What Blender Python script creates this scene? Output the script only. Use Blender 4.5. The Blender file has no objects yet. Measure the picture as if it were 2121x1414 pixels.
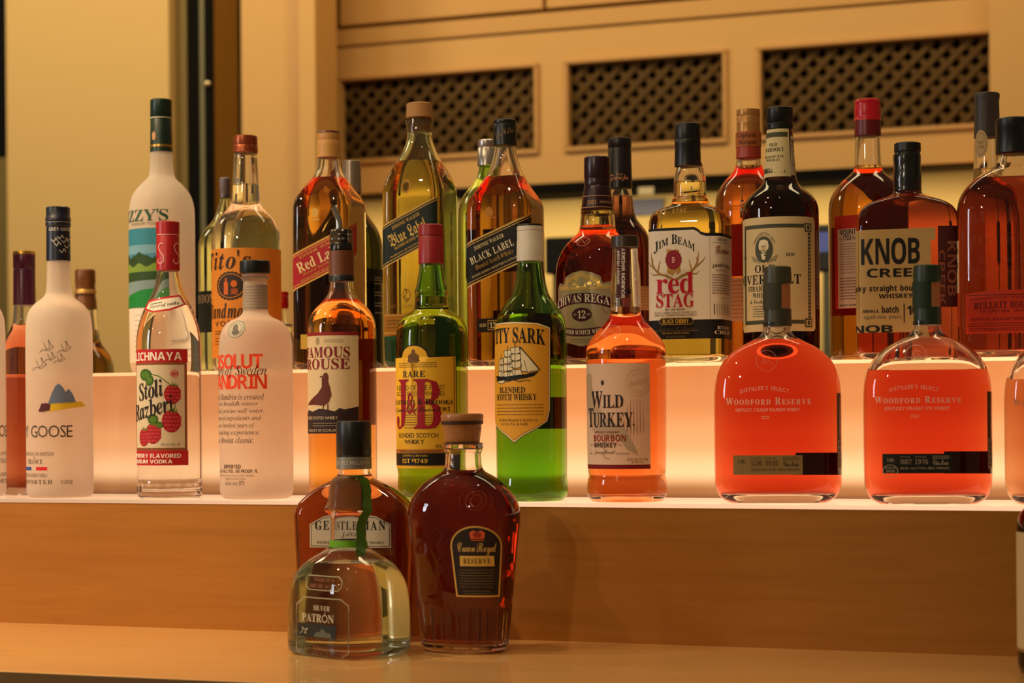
import bpy, bmesh, math
import numpy as np

# ------------------------------------------------------------------ camera
F, CX, HY, TH, ROLL = 4000.0, 1060.5, 867.0, math.radians(20), 0.008
CAM = np.array([0.0, 0.0, 1.25])
_d = np.array([-math.sin(TH), math.cos(TH), 0.0])
_r = np.array([math.cos(TH), math.sin(TH), 0.0])
_z = np.array([0.0, 0.0, 1.0])
RGT = _r * math.cos(ROLL) - _z * math.sin(ROLL)
UPV = _r * math.sin(ROLL) + _z * math.cos(ROLL)


def proj(p):
    q = np.asarray(p, float) - CAM
    t = q @ _d
    return CX + F * (q @ RGT) / t, HY - F * (q @ UPV) / t, t


def ray(px, py):
    return _d + RGT * (px - CX) / F - UPV * (py - HY) / F


def on_y(px, py, Y):
    v = ray(px, py)
    return CAM + v * ((Y - CAM[1]) / v[1])


def on_z(px, py, Z):
    v = ray(px, py)
    return CAM + v * ((Z - CAM[2]) / v[2])


YW = 1.973            # wooden front of the lower step
YR = YW + 0.15        # lit riser
ZC, ZL, ZU = 1.010, 1.159, 1.312
YL, YLB = YW + 0.058, YW + 0.112
YU, YB = YR + 0.06, YR + 0.155
YBACK = 4.2

# ------------------------------------------------------------------ scene helpers
SC = bpy.context.scene
COL = SC.collection


def lin(h):
    h = h.lstrip('#')
    o = []
    for i in (0, 2, 4):
        c = int(h[i:i + 2], 16) / 255
        o.append(c / 12.92 if c <= 0.04045 else ((c + 0.055) / 1.055) ** 2.4)
    return (o[0], o[1], o[2], 1.0)


_M = {}


def newmat(name):
    m = bpy.data.materials.new(name)
    m.use_nodes = True
    nt = m.node_tree
    nt.nodes.clear()
    return m, nt, nt.nodes.new('ShaderNodeOutputMaterial')


def pm(hexc, rough=0.5, metal=0.0, spec=0.5, coat=0.0, bump=0.0, bscale=300.0):
    """plain principled surface with a faint procedural mottling"""
    key = ('pm', hexc, rough, metal, spec, coat, bump, bscale)
    if key in _M:
        return _M[key]
    m, nt, out = newmat('surface_' + hexc)
    b = nt.nodes.new('ShaderNodeBsdfPrincipled')
    b.inputs['Base Color'].default_value = lin(hexc)
    b.inputs['Roughness'].default_value = rough
    b.inputs['Metallic'].default_value = metal
    b.inputs['Specular IOR Level'].default_value = spec
    b.inputs['Coat Weight'].default_value = coat
    b.inputs['Coat Roughness'].default_value = 0.08
    if bump:
        tc = nt.nodes.new('ShaderNodeTexCoord')
        n = nt.nodes.new('ShaderNodeTexNoise')
        n.inputs['Scale'].default_value = bscale
        bp = nt.nodes.new('ShaderNodeBump')
        bp.inputs['Strength'].default_value = bump
        bp.inputs['Distance'].default_value = 0.001
        nt.links.new(tc.outputs['Object'], n.inputs['Vector'])
        nt.links.new(n.outputs['Fac'], bp.inputs['Height'])
        nt.links.new(bp.outputs['Normal'], b.inputs['Normal'])
    nt.links.new(b.outputs[0], out.inputs['Surface'])
    _M[key] = m
    return m


def paper(hexc, tr=0.25, rough=0.55):
    """printed paper: diffuse with light coming through"""
    key = ('paper', hexc, tr, rough)
    if key in _M:
        return _M[key]
    m, nt, out = newmat('paper_' + hexc)
    b = nt.nodes.new('ShaderNodeBsdfPrincipled')
    b.inputs['Base Color'].default_value = lin(hexc)
    b.inputs['Roughness'].default_value = rough
    b.inputs['Specular IOR Level'].default_value = 0.3
    t = nt.nodes.new('ShaderNodeBsdfTranslucent')
    t.inputs['Color'].default_value = lin(hexc)
    x = nt.nodes.new('ShaderNodeMixShader')
    x.inputs[0].default_value = tr
    nt.links.new(b.outputs[0], x.inputs[1])
    nt.links.new(t.outputs[0], x.inputs[2])
    nt.links.new(x.outputs[0], out.inputs['Surface'])
    _M[key] = m
    return m


def relief(hexc, a=0.3):
    """raised glass lettering and haze film: a faint glossy skin that mostly lets the bottle show"""
    key = ('relief', hexc, a)
    if key in _M:
        return _M[key]
    m, nt, out = newmat('relief_' + hexc)
    b = nt.nodes.new('ShaderNodeBsdfPrincipled')
    b.inputs['Base Color'].default_value = lin(hexc)
    b.inputs['Roughness'].default_value = 0.15
    t = nt.nodes.new('ShaderNodeBsdfTransparent')
    x = nt.nodes.new('ShaderNodeMixShader')
    x.inputs[0].default_value = a
    nt.links.new(t.outputs[0], x.inputs[1])
    nt.links.new(b.outputs[0], x.inputs[2])
    nt.links.new(x.outputs[0], out.inputs['Surface'])
    _M[key] = m
    return m


def absorb(nt, out, T, L):
    s = [-math.log(max(v, 1e-4)) / L for v in T]
    D = max(max(s), 1e-6)
    v = nt.nodes.new('ShaderNodeVolumeAbsorption')
    v.inputs['Color'].default_value = (1 - s[0] / D, 1 - s[1] / D, 1 - s[2] / D, 1)
    v.inputs['Density'].default_value = D
    nt.links.new(v.outputs[0], out.inputs['Volume'])


def glassmat(name, T=None, L=0.006, rough=0.0, ior=1.48):
    if name in _M:
        return _M[name]
    m, nt, out = newmat(name)
    g = nt.nodes.new('ShaderNodeBsdfGlass')
    g.inputs['Color'].default_value = (1, 1, 1, 1)
    g.inputs['Roughness'].default_value = rough
    g.inputs['IOR'].default_value = ior
    nt.links.new(g.outputs[0], out.inputs['Surface'])
    if T:
        absorb(nt, out, T, L)
    _M[name] = m
    return m


def tintglass(name, c):
    """coloured glass: tints what passes through, not what it reflects"""
    if name in _M:
        return _M[name]
    m, nt, out = newmat(name)
    b = nt.nodes.new('ShaderNodeBsdfPrincipled')
    b.inputs['Base Color'].default_value = (*c, 1)
    b.inputs['Roughness'].default_value = 0.0
    b.inputs['IOR'].default_value = 1.48
    b.inputs['Transmission Weight'].default_value = 1.0
    nt.links.new(b.outputs[0], out.inputs['Surface'])
    _M[name] = m
    return m


def liquidmat(name, T, L=0.07):
    return glassmat(name, T, L, 0.0, 1.36 / 1.48)


def frostmat(name, hexc='fdeee2', clear=0.35):
    if name in _M:
        return _M[name]
    m, nt, out = newmat(name)
    g = nt.nodes.new('ShaderNodeBsdfGlass')
    g.inputs['Color'].default_value = lin(hexc)
    g.inputs['Roughness'].default_value = 0.36
    g.inputs['IOR'].default_value = 1.2
    d = nt.nodes.new('ShaderNodeBsdfDiffuse')
    d.inputs['Color'].default_value = lin(hexc)
    t = nt.nodes.new('ShaderNodeBsdfTranslucent')
    t.inputs['Color'].default_value = lin(hexc)
    a = nt.nodes.new('ShaderNodeMixShader')
    a.inputs[0].default_value = 0.6
    b = nt.nodes.new('ShaderNodeMixShader')
    b.inputs[0].default_value = clear
    nt.links.new(d.outputs[0], a.inputs[1])
    nt.links.new(t.outputs[0], a.inputs[2])
    nt.links.new(a.outputs[0], b.inputs[1])
    nt.links.new(g.outputs[0], b.inputs[2])
    nt.links.new(b.outputs[0], out.inputs['Surface'])
    _M[name] = m
    return m


def link(name, me, mats, parent=None, smooth=True):
    o = bpy.data.objects.new(name, me)
    COL.objects.link(o)
    for m in (mats if isinstance(mats, (list, tuple)) else [mats]):
        me.materials.append(m)
    if smooth:
        me.polygons.foreach_set('use_smooth', [True] * len(me.polygons))
    if parent is not None:
        o.parent = parent
        o.matrix_parent_inverse.identity()
    return o


def mesh(name, V, Fc):
    me = bpy.data.meshes.new(name)
    me.from_pydata([tuple(map(float, v)) for v in V], [], [tuple(map(int, f)) for f in Fc])
    me.update()
    return me


def bm_link(name, bm, mats, parent=None, smooth=False, bevel=0.0):
    if bevel:
        bmesh.ops.bevel(bm, geom=list(bm.edges), offset=bevel, segments=2, affect='EDGES', profile=0.5)
    me = bpy.data.meshes.new(name)
    bm.to_mesh(me)
    bm.free()
    return link(name, me, mats, parent, smooth)


def box(bm, x0, x1, y0, y1, z0, z1):
    vs = [bm.verts.new((x, y, z)) for x in (x0, x1) for y in (y0, y1) for z in (z0, z1)]
    for f in ((0, 1, 3, 2), (4, 6, 7, 5), (0, 4, 5, 1), (2, 3, 7, 6), (0, 2, 6, 4), (1, 5, 7, 3)):
        bm.faces.new([vs[i] for i in f])
    return vs


def boxobj(name, x0, x1, y0, y1, z0, z1, mat, parent=None, bevel=0.0):
    bm = bmesh.new()
    box(bm, x0, x1, y0, y1, z0, z1)
    bmesh.ops.recalc_face_normals(bm, faces=bm.faces)
    return bm_link(name, bm, mat, parent, bevel=bevel)


def struct(o):
    o['kind'] = 'structure'
    return o


def thing(name, label, cat, loc, group=None):
    o = bpy.data.objects.new(name, None)
    o.empty_display_size = 0.02
    COL.objects.link(o)
    o.location = tuple(map(float, loc))
    o['label'] = label
    o['category'] = cat
    if group:
        o['group'] = group
    return o


# ------------------------------------------------------------------ lettering
_ALPHA = {'serif': (0x1d400, 0x1d41a, 0x1d7ce), 'sans': (0x1d5d4, 0x1d5ee, 0x1d7ec), 'sansi': (0x1d63c, 0x1d656, 0x1d7ec),
          'script': (0x1d4d0, 0x1d4ea, 0x1d7ce), 'frak': (0x1d56c, 0x1d586, 0x1d7ce), 'seri': (0x1d468, 0x1d482, 0x1d7ce),
          'mono': (0x1d670, 0x1d68a, 0x1d7f6), 'ital': (0x1d434, 0x1d44e, 0x1d7ce)}
GLY = {}


def _textmesh(s):
    c = bpy.data.curves.new('lettering_source', 'FONT')
    c.body = s
    c.size = 1.0
    c.resolution_u = 2
    o = bpy.data.objects.new('lettering_source', c)
    COL.objects.link(o)
    me = bpy.data.meshes.new_from_object(o.evaluated_get(bpy.context.evaluated_depsgraph_get()))
    V = [(v.co.x, v.co.y) for v in me.vertices]
    T = [tuple(p.vertices) for p in me.polygons]
    bpy.data.objects.remove(o)
    bpy.data.curves.remove(c)
    bpy.data.meshes.remove(me)
    return V, T


def glyph(ch, style):
    k = (ch, style)
    if k not in GLY:
        u = ch
        if style != 'plain' and ch.isascii() and ch.isalnum():
            a = _ALPHA[style]
            u = chr(a[0] + ord(ch) - 65) if ch.isupper() else chr(a[1] + ord(ch) - 97) if ch.islower() else chr(a[2] + ord(ch) - 48)
        if style == 'ital' and ch == 'h':
            u = chr(0x210e)
        GLY[k] = _textmesh(u)
    return GLY[k]


def textpoly(s, style, track=0.07):
    V, T, x = [], [], 0.0
    sm = 0.0
    for ch in s:
        if ch == ' ':
            x += 0.26 + track
            continue
        up = 1.0
        if style.endswith('-sc'):          # small capitals
            if ch.islower():
                ch, up = ch.upper(), 0.76
        v, t = glyph(ch, style.replace('-sc', ''))
        if not v:
            continue
        x0 = min(p[0] for p in v)
        x1 = max(p[0] for p in v)
        n = len(V)
        V += [((p[0] - x0) * up + x, p[1] * up) for p in v]
        T += [tuple(i + n for i in f) for f in t]
        x += (x1 - x0) * up + track
    return np.array(V), T


# ------------------------------------------------------------------ bottles
NA = 80
PHI = np.linspace(0, 2 * math.pi, NA, endpoint=False)
CIRC = np.stack([np.sin(PHI), -np.cos(PHI)], 1)


def chaikin(P, it=2):
    P = [np.array(p, float) for p in P]
    for _ in range(it):
        Q = [P[0]]
        for a, b in zip(P[:-1], P[1:]):
            Q += [a * .75 + b * .25, a * .25 + b * .75]
        Q.append(P[-1])
        P = Q
    return P


def sstep(t):
    t = min(max(t, 0), 1)
    return t * t * (3 - 2 * t)


class Bottle:
    def __init__(s, name, label, ax, base, prof, n=2.0, d=1.0, yaw=0.0, cat='bottle', group=None, lean=0.0, flute=None, it=2):
        """base: (Y, Z) or ('px', x, y, Z).  prof: [(y, half width)] in photo pixels of this bottle, mouth first"""
        if base[0] == 'px':
            P = on_z(base[1], base[2], base[3])
        else:
            py = 1000.0
            for _ in range(3):
                P = on_y(ax, py, base[0])
                P[2] = base[1]
                py = proj(P)[1]
            P = on_y(ax, py, base[0])
            P[2] = base[1]
        s.P = P
        s.ax, s.yb, dep = proj(P)
        s.sc = F / dep
        s.n, s.d, s.yaw = n, d, math.radians(yaw)
        v = (CAM - P)[:2]
        v = v / np.linalg.norm(v)
        s.view = v
        s.rv = np.array([-v[1], v[0]])
        rr = (np.abs(CIRC[:, 0]) ** n + np.abs(CIRC[:, 1] / d) ** n) ** (-1 / n)
        body = CIRC * rr[:, None]
        R = np.array([[math.cos(s.yaw), -math.sin(s.yaw)], [math.sin(s.yaw), math.cos(s.yaw)]])
        s.circ = CIRC @ R.T
        s.body = body @ R.T
        s.flute = flute
        hn, hm = prof[0][1], max(p[1] for p in prof)
        pts = chaikin(prof, it)
        out, reach = [], False
        for y, h in pts:
            if h >= .93 * hm:
                reach = True
            k = 1.0 if reach else sstep((h - hn * 1.12) / max(hm * .93 - hn * 1.12, 1e-3))
            out.append((y, h, k))
        s.prof = out
        s.ys = np.array([p[0] for p in out])
        for i in range(1, len(s.ys)):
            s.ys[i] = max(s.ys[i], s.ys[i - 1] + 1e-4)
        s.hs = np.array([p[1] for p in out])
        s.ks = np.array([p[2] for p in out])
        # stand the foot exactly on its surface
        dy, y0 = s.yb - s.ys[-1], s.ys[-1] - 60
        s.ys = np.where(s.ys > y0, s.ys + dy * (s.ys - y0) / 60, s.ys)
        s.ob = thing(name, label, cat, P, group)

    def z(s, y):
        return (s.yb - y) / s.sc

    def unit(s, k):
        u = s.circ * (1 - k) + s.body * k
        return u / np.max(u @ s.rv)

    def ring(s, y, inset=0.0, mul=1.0):
        h = np.interp(y, s.ys, s.hs)
        k = np.interp(y, s.ys, s.ks)
        u = s.unit(k) * max(h - inset, .5) / s.sc * mul
        if s.flute and s.flute[0] <= y <= s.flute[1]:
            e = min((y - s.flute[0]) / 8, (s.flute[1] - y) / 8, 1)
            u = u * (1 - s.flute[3] * e * np.abs(np.sin(PHI * s.flute[2] / 2)) ** 1)[:, None]
        return u

    @staticmethod
    def skin(rings, zs, flip=False, v0=0):
        """rings top -> bottom, closed by a fan at both ends"""
        V, Fc = [], []
        for u, z in zip(rings, zs):
            V += [(p[0], p[1], z) for p in u]
        m = len(rings[0])
        for i in range(len(rings) - 1):
            for j in range(m):
                a, b = i * m + j, i * m + (j + 1) % m
                Fc.append((a, a + m, b + m, b))
        c0 = len(V)
        V.append((*np.mean(rings[0], 0), zs[0]))
        V.append((*np.mean(rings[-1], 0), zs[-1]))
        L = (len(rings) - 1) * m
        for j in range(m):
            Fc.append((c0, j, (j + 1) % m))
            Fc.append((c0 + 1, L + (j + 1) % m, L + j))
        if flip:
            Fc = [f[::-1] for f in Fc]
        return V, [tuple(i + v0 for i in f) for f in Fc]

    def glass(s, mat, level=None, liq=None, wall=4.0, foot=9.0, name='glass', airtop=None, solid=False, liqname='liquid'):
        ys = s.ys
        rings = [s.ring(y) for y in ys]
        zs = [s.z(y) for y in ys]
        zb = zs[-1]
        rings += [rings[-1] * .8, rings[-1] * .45]          # raised punt under the foot
        zs += [zb + .0006, zb + .004]
        V, Fc = s.skin(rings, zs)
        if not solid:
            top = ys[0] + 3 if airtop is None else airtop
            lv = level if level is not None else ys[-1] - foot
            yy = [y for y in ys if top < y < lv - .6]
            yy = [top] + yy + [lv - .6]
            rs = [s.ring(y, wall) for y in yy]
            if level is None:
                rs += [rs[-1] * .9]
                yy += [yy[-1] + 2]
            v, f = s.skin(rs, [s.z(y) for y in yy], True, len(V))
            V += v
            Fc += f
        g = s._auto(name, V, Fc, mat, None)
        s.gl = g
        if level is not None and liq is not None:
            bot = ys[-1] - foot
            yy = [level] + [y for y in ys if level < y < bot - 8] + [bot - 8, bot - 4, bot - 1, bot]
            rs = [s.ring(y, wall) for y in yy]
            for i, q in ((-3, .99), (-2, .955), (-1, .88)):
                rs[i] = rs[i] * q
            v, f = s.skin(rs, [s.z(y) for y in yy])
            s._auto(liqname, v, f, liq, None)
        return g

    def lathe(s, name, prof, mat, parent=None, ribs=None, dx=0.0, it=0, m=48, shape=False):
        """round closed turning on the bottle axis: prof [(y, half width)] top -> bottom"""
        P = chaikin(prof, it) if it else prof
        a = np.linspace(0, 2 * math.pi, m if not ribs else ribs[0] * 4, endpoint=False)
        c = np.stack([np.sin(a), -np.cos(a)], 1)
        rings, zs = [], []
        off = s.rv * dx / s.sc
        for q in P:
            y, h = q[0], q[1]
            u = c * h / s.sc
            if shape:
                u = s.unit(1.0) * h / s.sc
            elif ribs and ribs[1] <= y <= ribs[2]:
                u = u * (1 + ribs[3] * np.cos(a * ribs[0]))[:, None]
            rings.append(u + off)
            zs.append(s.z(y))
        v, f = s.skin(rings, zs)
        return s._auto(name, v, f, mat, parent)

    def _auto(s, name, v, f, mat, parent):
        me = mesh(name, v, f)
        o = link(name, me, mat, parent or s.ob)
        me.set_sharp_from_angle(angle=math.radians(38))
        return o

    # --- mapping between photo pixels, arc length on the glass and space
    def table(s, y):
        u = s.ring(y)
        seg = np.linalg.norm(np.roll(u, -1, 0) - u, axis=1)
        cum = np.concatenate([[0], np.cumsum(seg)])
        return u, cum

    def U(s, px, y):
        """arc length (pixels) right of the bottle's front line for a photo column"""
        u, cum = s.table(y)
        L = cum[-1]
        arc = np.where(cum[:-1] > L / 2, cum[:-1] - L, cum[:-1])
        order = np.argsort(arc)
        lat = (u @ s.rv)[order] * s.sc
        arc = arc[order] * s.sc
        # visible run: rising lateral around the most facing point
        fac = (u @ s.view)[order]
        i0 = int(np.argmin(lat))
        i1 = int(np.argmax(lat))
        if i0 < i1:
            lat, arc = lat[i0:i1 + 1], arc[i0:i1 + 1]
        else:
            lat = np.concatenate([lat[i0:], lat[:i1 + 1]])
            arc = np.concatenate([arc[i0:] - L * s.sc, arc[:i1 + 1]])
        axp = s.ax - 0.008 * (s.yb - y)
        return float(np.interp(px - axp, lat, arc))

    def at(s, Uy, off):
        """(U, y) pairs -> local space, off metres outside the glass"""
        out = []
        cache = {}
        for Uv, y in Uy:
            k = round(float(y) * 2)
            if k not in cache:
                u, cum = s.table(k / 2)
                cl = np.concatenate([u, u[:1]])
                nx = np.roll(u, -1, 0) - np.roll(u, 1, 0)
                nn = np.stack([nx[:, 1], -nx[:, 0]], 1)
                nn /= np.linalg.norm(nn, axis=1)[:, None]
                cache[k] = (cl, cum, np.concatenate([nn, nn[:1]]))
            cl, cum, nn = cache[k]
            a = (Uv / s.sc) % cum[-1]
            i = min(int(np.searchsorted(cum, a, 'right')) - 1, NA - 1)
            t = (a - cum[i]) / max(cum[i + 1] - cum[i], 1e-9)
            p = cl[i] * (1 - t) + cl[i + 1] * t
            q = nn[i] * (1 - t) + nn[i + 1] * t
            p = p + q * off
            out.append((p[0], p[1], s.z(y)))
        return out


class Art:
    """flat printed work wrapped on a bottle: everything in arc pixels x photo rows"""

    def __init__(s, b, name='label', step=7.0, lift=0.00035, vcut=False):
        s.b, s.name, s.step, s.lift, s.vcut = b, name, step, lift, vcut
        s.items, s.mats = [], []

    def u(s, px, y):
        return s.b.U(px, y)

    def mi(s, m):
        if m not in s.mats:
            s.mats.append(m)
        return s.mats.index(m)

    def add(s, V, T, mat, layer):
        s.items.append((np.array(V, float), T, s.mi(mat), layer))

    def poly(s, pts, mat, layer=0, px=True, y=None):
        P = [(s.u(p[0], y if y is not None else p[1]), p[1]) for p in pts] if px else list(pts)
        from mathutils.geometry import tessellate_polygon
        from mathutils import Vector
        T = [tuple(t) for t in tessellate_polygon([[Vector((p[0], p[1], 0)) for p in P]])]
        s.add(P, T, mat, layer)

    def rect(s, x0, y0, x1, y1, mat, layer=0, px=True):
        ym = (y0 + y1) / 2
        if px:
            x0, x1 = s.u(x0, ym), s.u(x1, ym)
        s.add([(x0, y0), (x1, y0), (x1, y1), (x0, y1)], [(0, 1, 2, 3)], mat, layer)

    def ell(s, x, y, rx, ry, mat, layer=0, px=True, n=28, inner=0.0, sc=0):
        if px:
            x = s.u(x, y)
        P, T = [], []
        for i in range(n):
            a = 2 * math.pi * i / n
            q = 1 + (sc * (1 if i % 2 else -1) if sc else 0)
            P.append((x + rx * q * math.cos(a), y + ry * q * math.sin(a)))
        if inner:
            P += [(x + rx * inner * math.cos(2 * math.pi * i / n), y + ry * inner * math.sin(2 * math.pi * i / n)) for i in range(n)]
            T = [(i, (i + 1) % n, n + (i + 1) % n, n + i) for i in range(n)]
        else:
            T = [tuple(range(n))]
        s.add(P, T, mat, layer)

    def line(s, pts, w, mat, layer=1, px=True, closed=False):
        P = [np.array((s.u(p[0], p[1]), p[1])) for p in pts] if px else [np.array(p, float) for p in pts]
        if closed:
            P = P + [P[0]]
        V, T = [], []
        for i, (a, b) in enumerate(zip(P[:-1], P[1:])):
            t = b - a
            t = t / max(np.linalg.norm(t), 1e-6)
            nrm = np.array((-t[1], t[0]))
            wa = w[i] if isinstance(w, (list, tuple)) else w
            wb = w[i + 1] if isinstance(w, (list, tuple)) else w
            k = len(V)
            e = t * min(wa, wb) * .3
            V += [a - e + nrm * wa / 2, b + e + nrm * wb / 2, b + e - nrm * wb / 2, a - e - nrm * wa / 2]
            T.append((k, k + 1, k + 2, k + 3))
        s.add(V, T, mat, layer)

    def text(s, t, y0, y1, mat, style='plain', x0=None, x1=None, w=None, xc=None, layer=2, rot=0.0, bend=0.0, track=0.07, px=True, grow=0.0, vert=False, shear=0.0):
        """lettering whose ink fills the box: rows y0..y1, columns x0..x1 (or width w in arc pixels about xc / from x0 / up to x1)"""
        V, T = textpoly(t, style, track)
        if not len(V):
            return
        mn, mx = V.min(0), V.max(0)
        q = (V - mn) / np.maximum(mx - mn, 1e-6)
        ym = (y0 + y1) / 2
        g = (lambda x: s.u(x, ym)) if px else (lambda x: x)
        if w is None:
            a, b = g(x0), g(x1)
        elif xc is not None:
            a, b = g(xc) - w / 2, g(xc) + w / 2
        elif x0 is not None:
            a, b = g(x0), g(x0) + w
        else:
            a, b = g(x1) - w, g(x1)
        if vert:       # reads upwards (1) or downwards (-1)
            X = a + (1 - q[:, 1]) * (b - a) if vert > 0 else a + q[:, 1] * (b - a)
            Yv = y1 - q[:, 0] * (y1 - y0) if vert > 0 else y0 + q[:, 0] * (y1 - y0)
        else:
            X = a + q[:, 0] * (b - a)
            Yv = y1 - q[:, 1] * (y1 - y0)
            X = X + shear * (ym - Yv)
        if bend:
            Yv = Yv + bend * ((X - (a + b) / 2) / ((b - a) / 2)) ** 2
        if rot:
            c, sn = math.cos(math.radians(rot)), math.sin(math.radians(rot))
            dx, dy = X - (a + b) / 2, Yv - ym
            X, Yv = (a + b) / 2 + dx * c + dy * sn, ym - dx * sn + dy * c
        s.add(np.stack([X, Yv], 1), T, mat, layer)

    def lines(s, x0, x1, ys, h, mat, seed=0, layer=2, px=True, gap=0.25):
        """rows of print too small to read: broken dashes"""
        import random
        R = random.Random(seed)
        for y in ys:
            a, b = (s.u(x0, y), s.u(x1, y)) if px else (x0, x1)
            x = a
            while x < b - 1:
                l = R.uniform(3, 11) * h / 3
                e = min(x + l, b)
                s.add([(x, y - h / 2), (e, y - h / 2), (e, y + h / 2), (x, y + h / 2)], [(0, 1, 2, 3)], mat, layer)
                x = e + h * .55

    def build(s, parent=None):
        bm = bmesh.new()
        for V, T, mi, layer in s.items:
            vs = [bm.verts.new((p[0], p[1], layer)) for p in V]
            for t in T:
                try:
                    f = bm.faces.new([vs[i] for i in t])
                    f.material_index = mi
                except ValueError:
                    pass
        xs = [v.co.x for v in bm.verts]
        k = math.floor(min(xs) / s.step) + 1
        while k * s.step < max(xs):
            bmesh.ops.bisect_plane(bm, geom=bm.verts[:] + bm.edges[:] + bm.faces[:], plane_co=(k * s.step, 0, 0), plane_no=(1, 0, 0))
            k += 1
        if s.vcut:
            ysv = [v.co.y for v in bm.verts]
            k = math.floor(min(ysv) / 3) + 1
            while k * 3 < max(ysv):
                bmesh.ops.bisect_plane(bm, geom=bm.verts[:] + bm.edges[:] + bm.faces[:], plane_co=(0, k * 3, 0), plane_no=(0, 1, 0))
                k += 1
        byl = {}
        for v in bm.verts:
            byl.setdefault(round(v.co.z, 3), []).append(v)
        for l, vs in byl.items():
            co = s.b.at([(v.co.x, v.co.y) for v in vs], s.lift + l * 0.00014)
            for v, c in zip(vs, co):
                v.co = c
        for f in bm.faces:
            f.normal_update()
            c = f.calc_center_median()
            if f.normal.x * c.x + f.normal.y * c.y < 0:
                f.normal_flip()
        me = bpy.data.meshes.new(s.name)
        bm.to_mesh(me)
        bm.free()
        return link(s.name, me, s.mats, parent or s.b.ob)

# ------------------------------------------------------------------ the place
def woodmat(name, c1, c2, scale=(1.2, 1.2, 26.0), rough=0.45, coat=0.0, coatr=0.1):
    m, nt, out = newmat(name)
    b = nt.nodes.new('ShaderNodeBsdfPrincipled')
    tc = nt.nodes.new('ShaderNodeTexCoord')
    mp = nt.nodes.new('ShaderNodeMapping')
    mp.inputs['Scale'].default_value = scale
    n = nt.nodes.new('ShaderNodeTexNoise')
    n.inputs['Scale'].default_value = 5.0
    n.inputs['Detail'].default_value = 6.0
    n.inputs['Distortion'].default_value = 0.7
    r = nt.nodes.new('ShaderNodeValToRGB')
    r.color_ramp.elements[0].position = 0.3
    r.color_ramp.elements[0].color = lin(c1)
    r.color_ramp.elements[1].position = 0.72
    r.color_ramp.elements[1].color = lin(c2)
    nt.links.new(tc.outputs['Object'], mp.inputs['Vector'])
    nt.links.new(mp.outputs['Vector'], n.inputs['Vector'])
    nt.links.new(n.outputs['Fac'], r.inputs['Fac'])
    nt.links.new(r.outputs['Color'], b.inputs['Base Color'])
    b.inputs['Roughness'].default_value = rough
    b.inputs['Specular IOR Level'].default_value = .25
    b.inputs['Coat Weight'].default_value = coat
    b.inputs['Coat Roughness'].default_value = coatr
    b.inputs['Coat IOR'].default_value = 1.75
    nt.links.new(b.outputs[0], out.inputs['Surface'])
    return m


def glowmat(name, col, strength, z01=None, stops=None, xa=None):
    """opal acrylic with a lamp strip behind it: brightest beside the strip, glossy skin"""
    m, nt, out = newmat(name)
    tc = nt.nodes.new('ShaderNodeTexCoord')
    sp = nt.nodes.new('ShaderNodeSeparateXYZ')
    nt.links.new(tc.outputs['Object'], sp.inputs[0])
    n = nt.nodes.new('ShaderNodeTexNoise')
    n.inputs['Scale'].default_value = 2.2
    n.inputs['Detail'].default_value = 1.0
    nt.links.new(tc.outputs['Object'], n.inputs['Vector'])

    def mrange(src, a, b, c, d, mode='LINEAR'):
        q = nt.nodes.new('ShaderNodeMapRange')
        q.interpolation_type = mode
        for k, v in zip(('From Min', 'From Max', 'To Min', 'To Max'), (a, b, c, d)):
            q.inputs[k].default_value = v
        nt.links.new(src, q.inputs['Value'])
        return q.outputs['Result']

    def mul(a, b):
        q = nt.nodes.new('ShaderNodeMath')
        q.operation = 'MULTIPLY'
        nt.links.new(a, q.inputs[0])
        nt.links.new(b, q.inputs[1])
        return q.outputs[0]
    ecol = None
    val = mrange(n.outputs['Fac'], .3, .7, strength * .93, strength * 1.07)
    if xa:
        val = mul(val, mrange(sp.outputs['X'], *xa, 'SMOOTHSTEP'))
    if z01:
        f = mrange(sp.outputs['Z'], z01[0], z01[1], 0, 1)
        r = nt.nodes.new('ShaderNodeValToRGB')
        r.color_ramp.interpolation = 'EASE'
        e = r.color_ramp.elements
        while len(e) < len(stops):
            e.new(.5)
        for el, (pz, v) in zip(e, stops):
            el.position = pz
            el.color = (*v, 1)
        nt.links.new(f, r.inputs['Fac'])
        ecol = r.outputs['Color']
    b = nt.nodes.new('ShaderNodeBsdfPrincipled')
    b.inputs['Base Color'].default_value = lin('4c3d30')
    b.inputs['Roughness'].default_value = 0.22
    b.inputs['Emission Color'].default_value = (*col, 1)
    if ecol:
        nt.links.new(ecol, b.inputs['Emission Color'])
    nt.links.new(val, b.inputs['Emission Strength'])
    nt.links.new(b.outputs[0], out.inputs['Surface'])
    return m


WOOD = woodmat('maple_veneer', '96611e', 'a26b27', (1.0, 1.0, 16.0), 0.6)
TOPW = woodmat('lacquered_maple', 'e4ab68', 'ecb878', (1.5, 14.0, 1.0), 0.45, 1.0, 0.045)
EDGEW = woodmat('dark_counter_edge', '6b4f2c', '77582f', (1.0, 1.0, 10.0), 0.5)
AMB = (1.0, .42, .165)
XG = (-1.35, -0.75, 0.68, 1.0)
GLOW_R = glowmat('lit_opal_riser', AMB, 1.55, (ZL, ZU), [(0.0, (.20, .065, .018)), (.05, (.34, .12, .035)), (.19, (.95, .50, .23)), (.42, (.76, .315, .115)), (.72, (.58, .195, .060)), (1.0, (.53, .165, .046))], XG)
GLOW_L = glowmat('lit_opal_step', (1.0, .58, .33), 1.0, None, None, XG)
GLOW_U = glowmat('lit_opal_top', (1.0, .45, .19), 1.9, None, None, XG)
XA, XB = -2.3, 0.55


def display_step(name, label, y0, parts):
    t = thing(name, label, 'display step', (-0.75, y0, ZC))
    for a in parts:
        o = boxobj(a[0], *a[1:7], a[7], None, a[8] if len(a) > 8 else 0)
        o.parent = t
        o.location = (0.75, -y0, -ZC)


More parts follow.
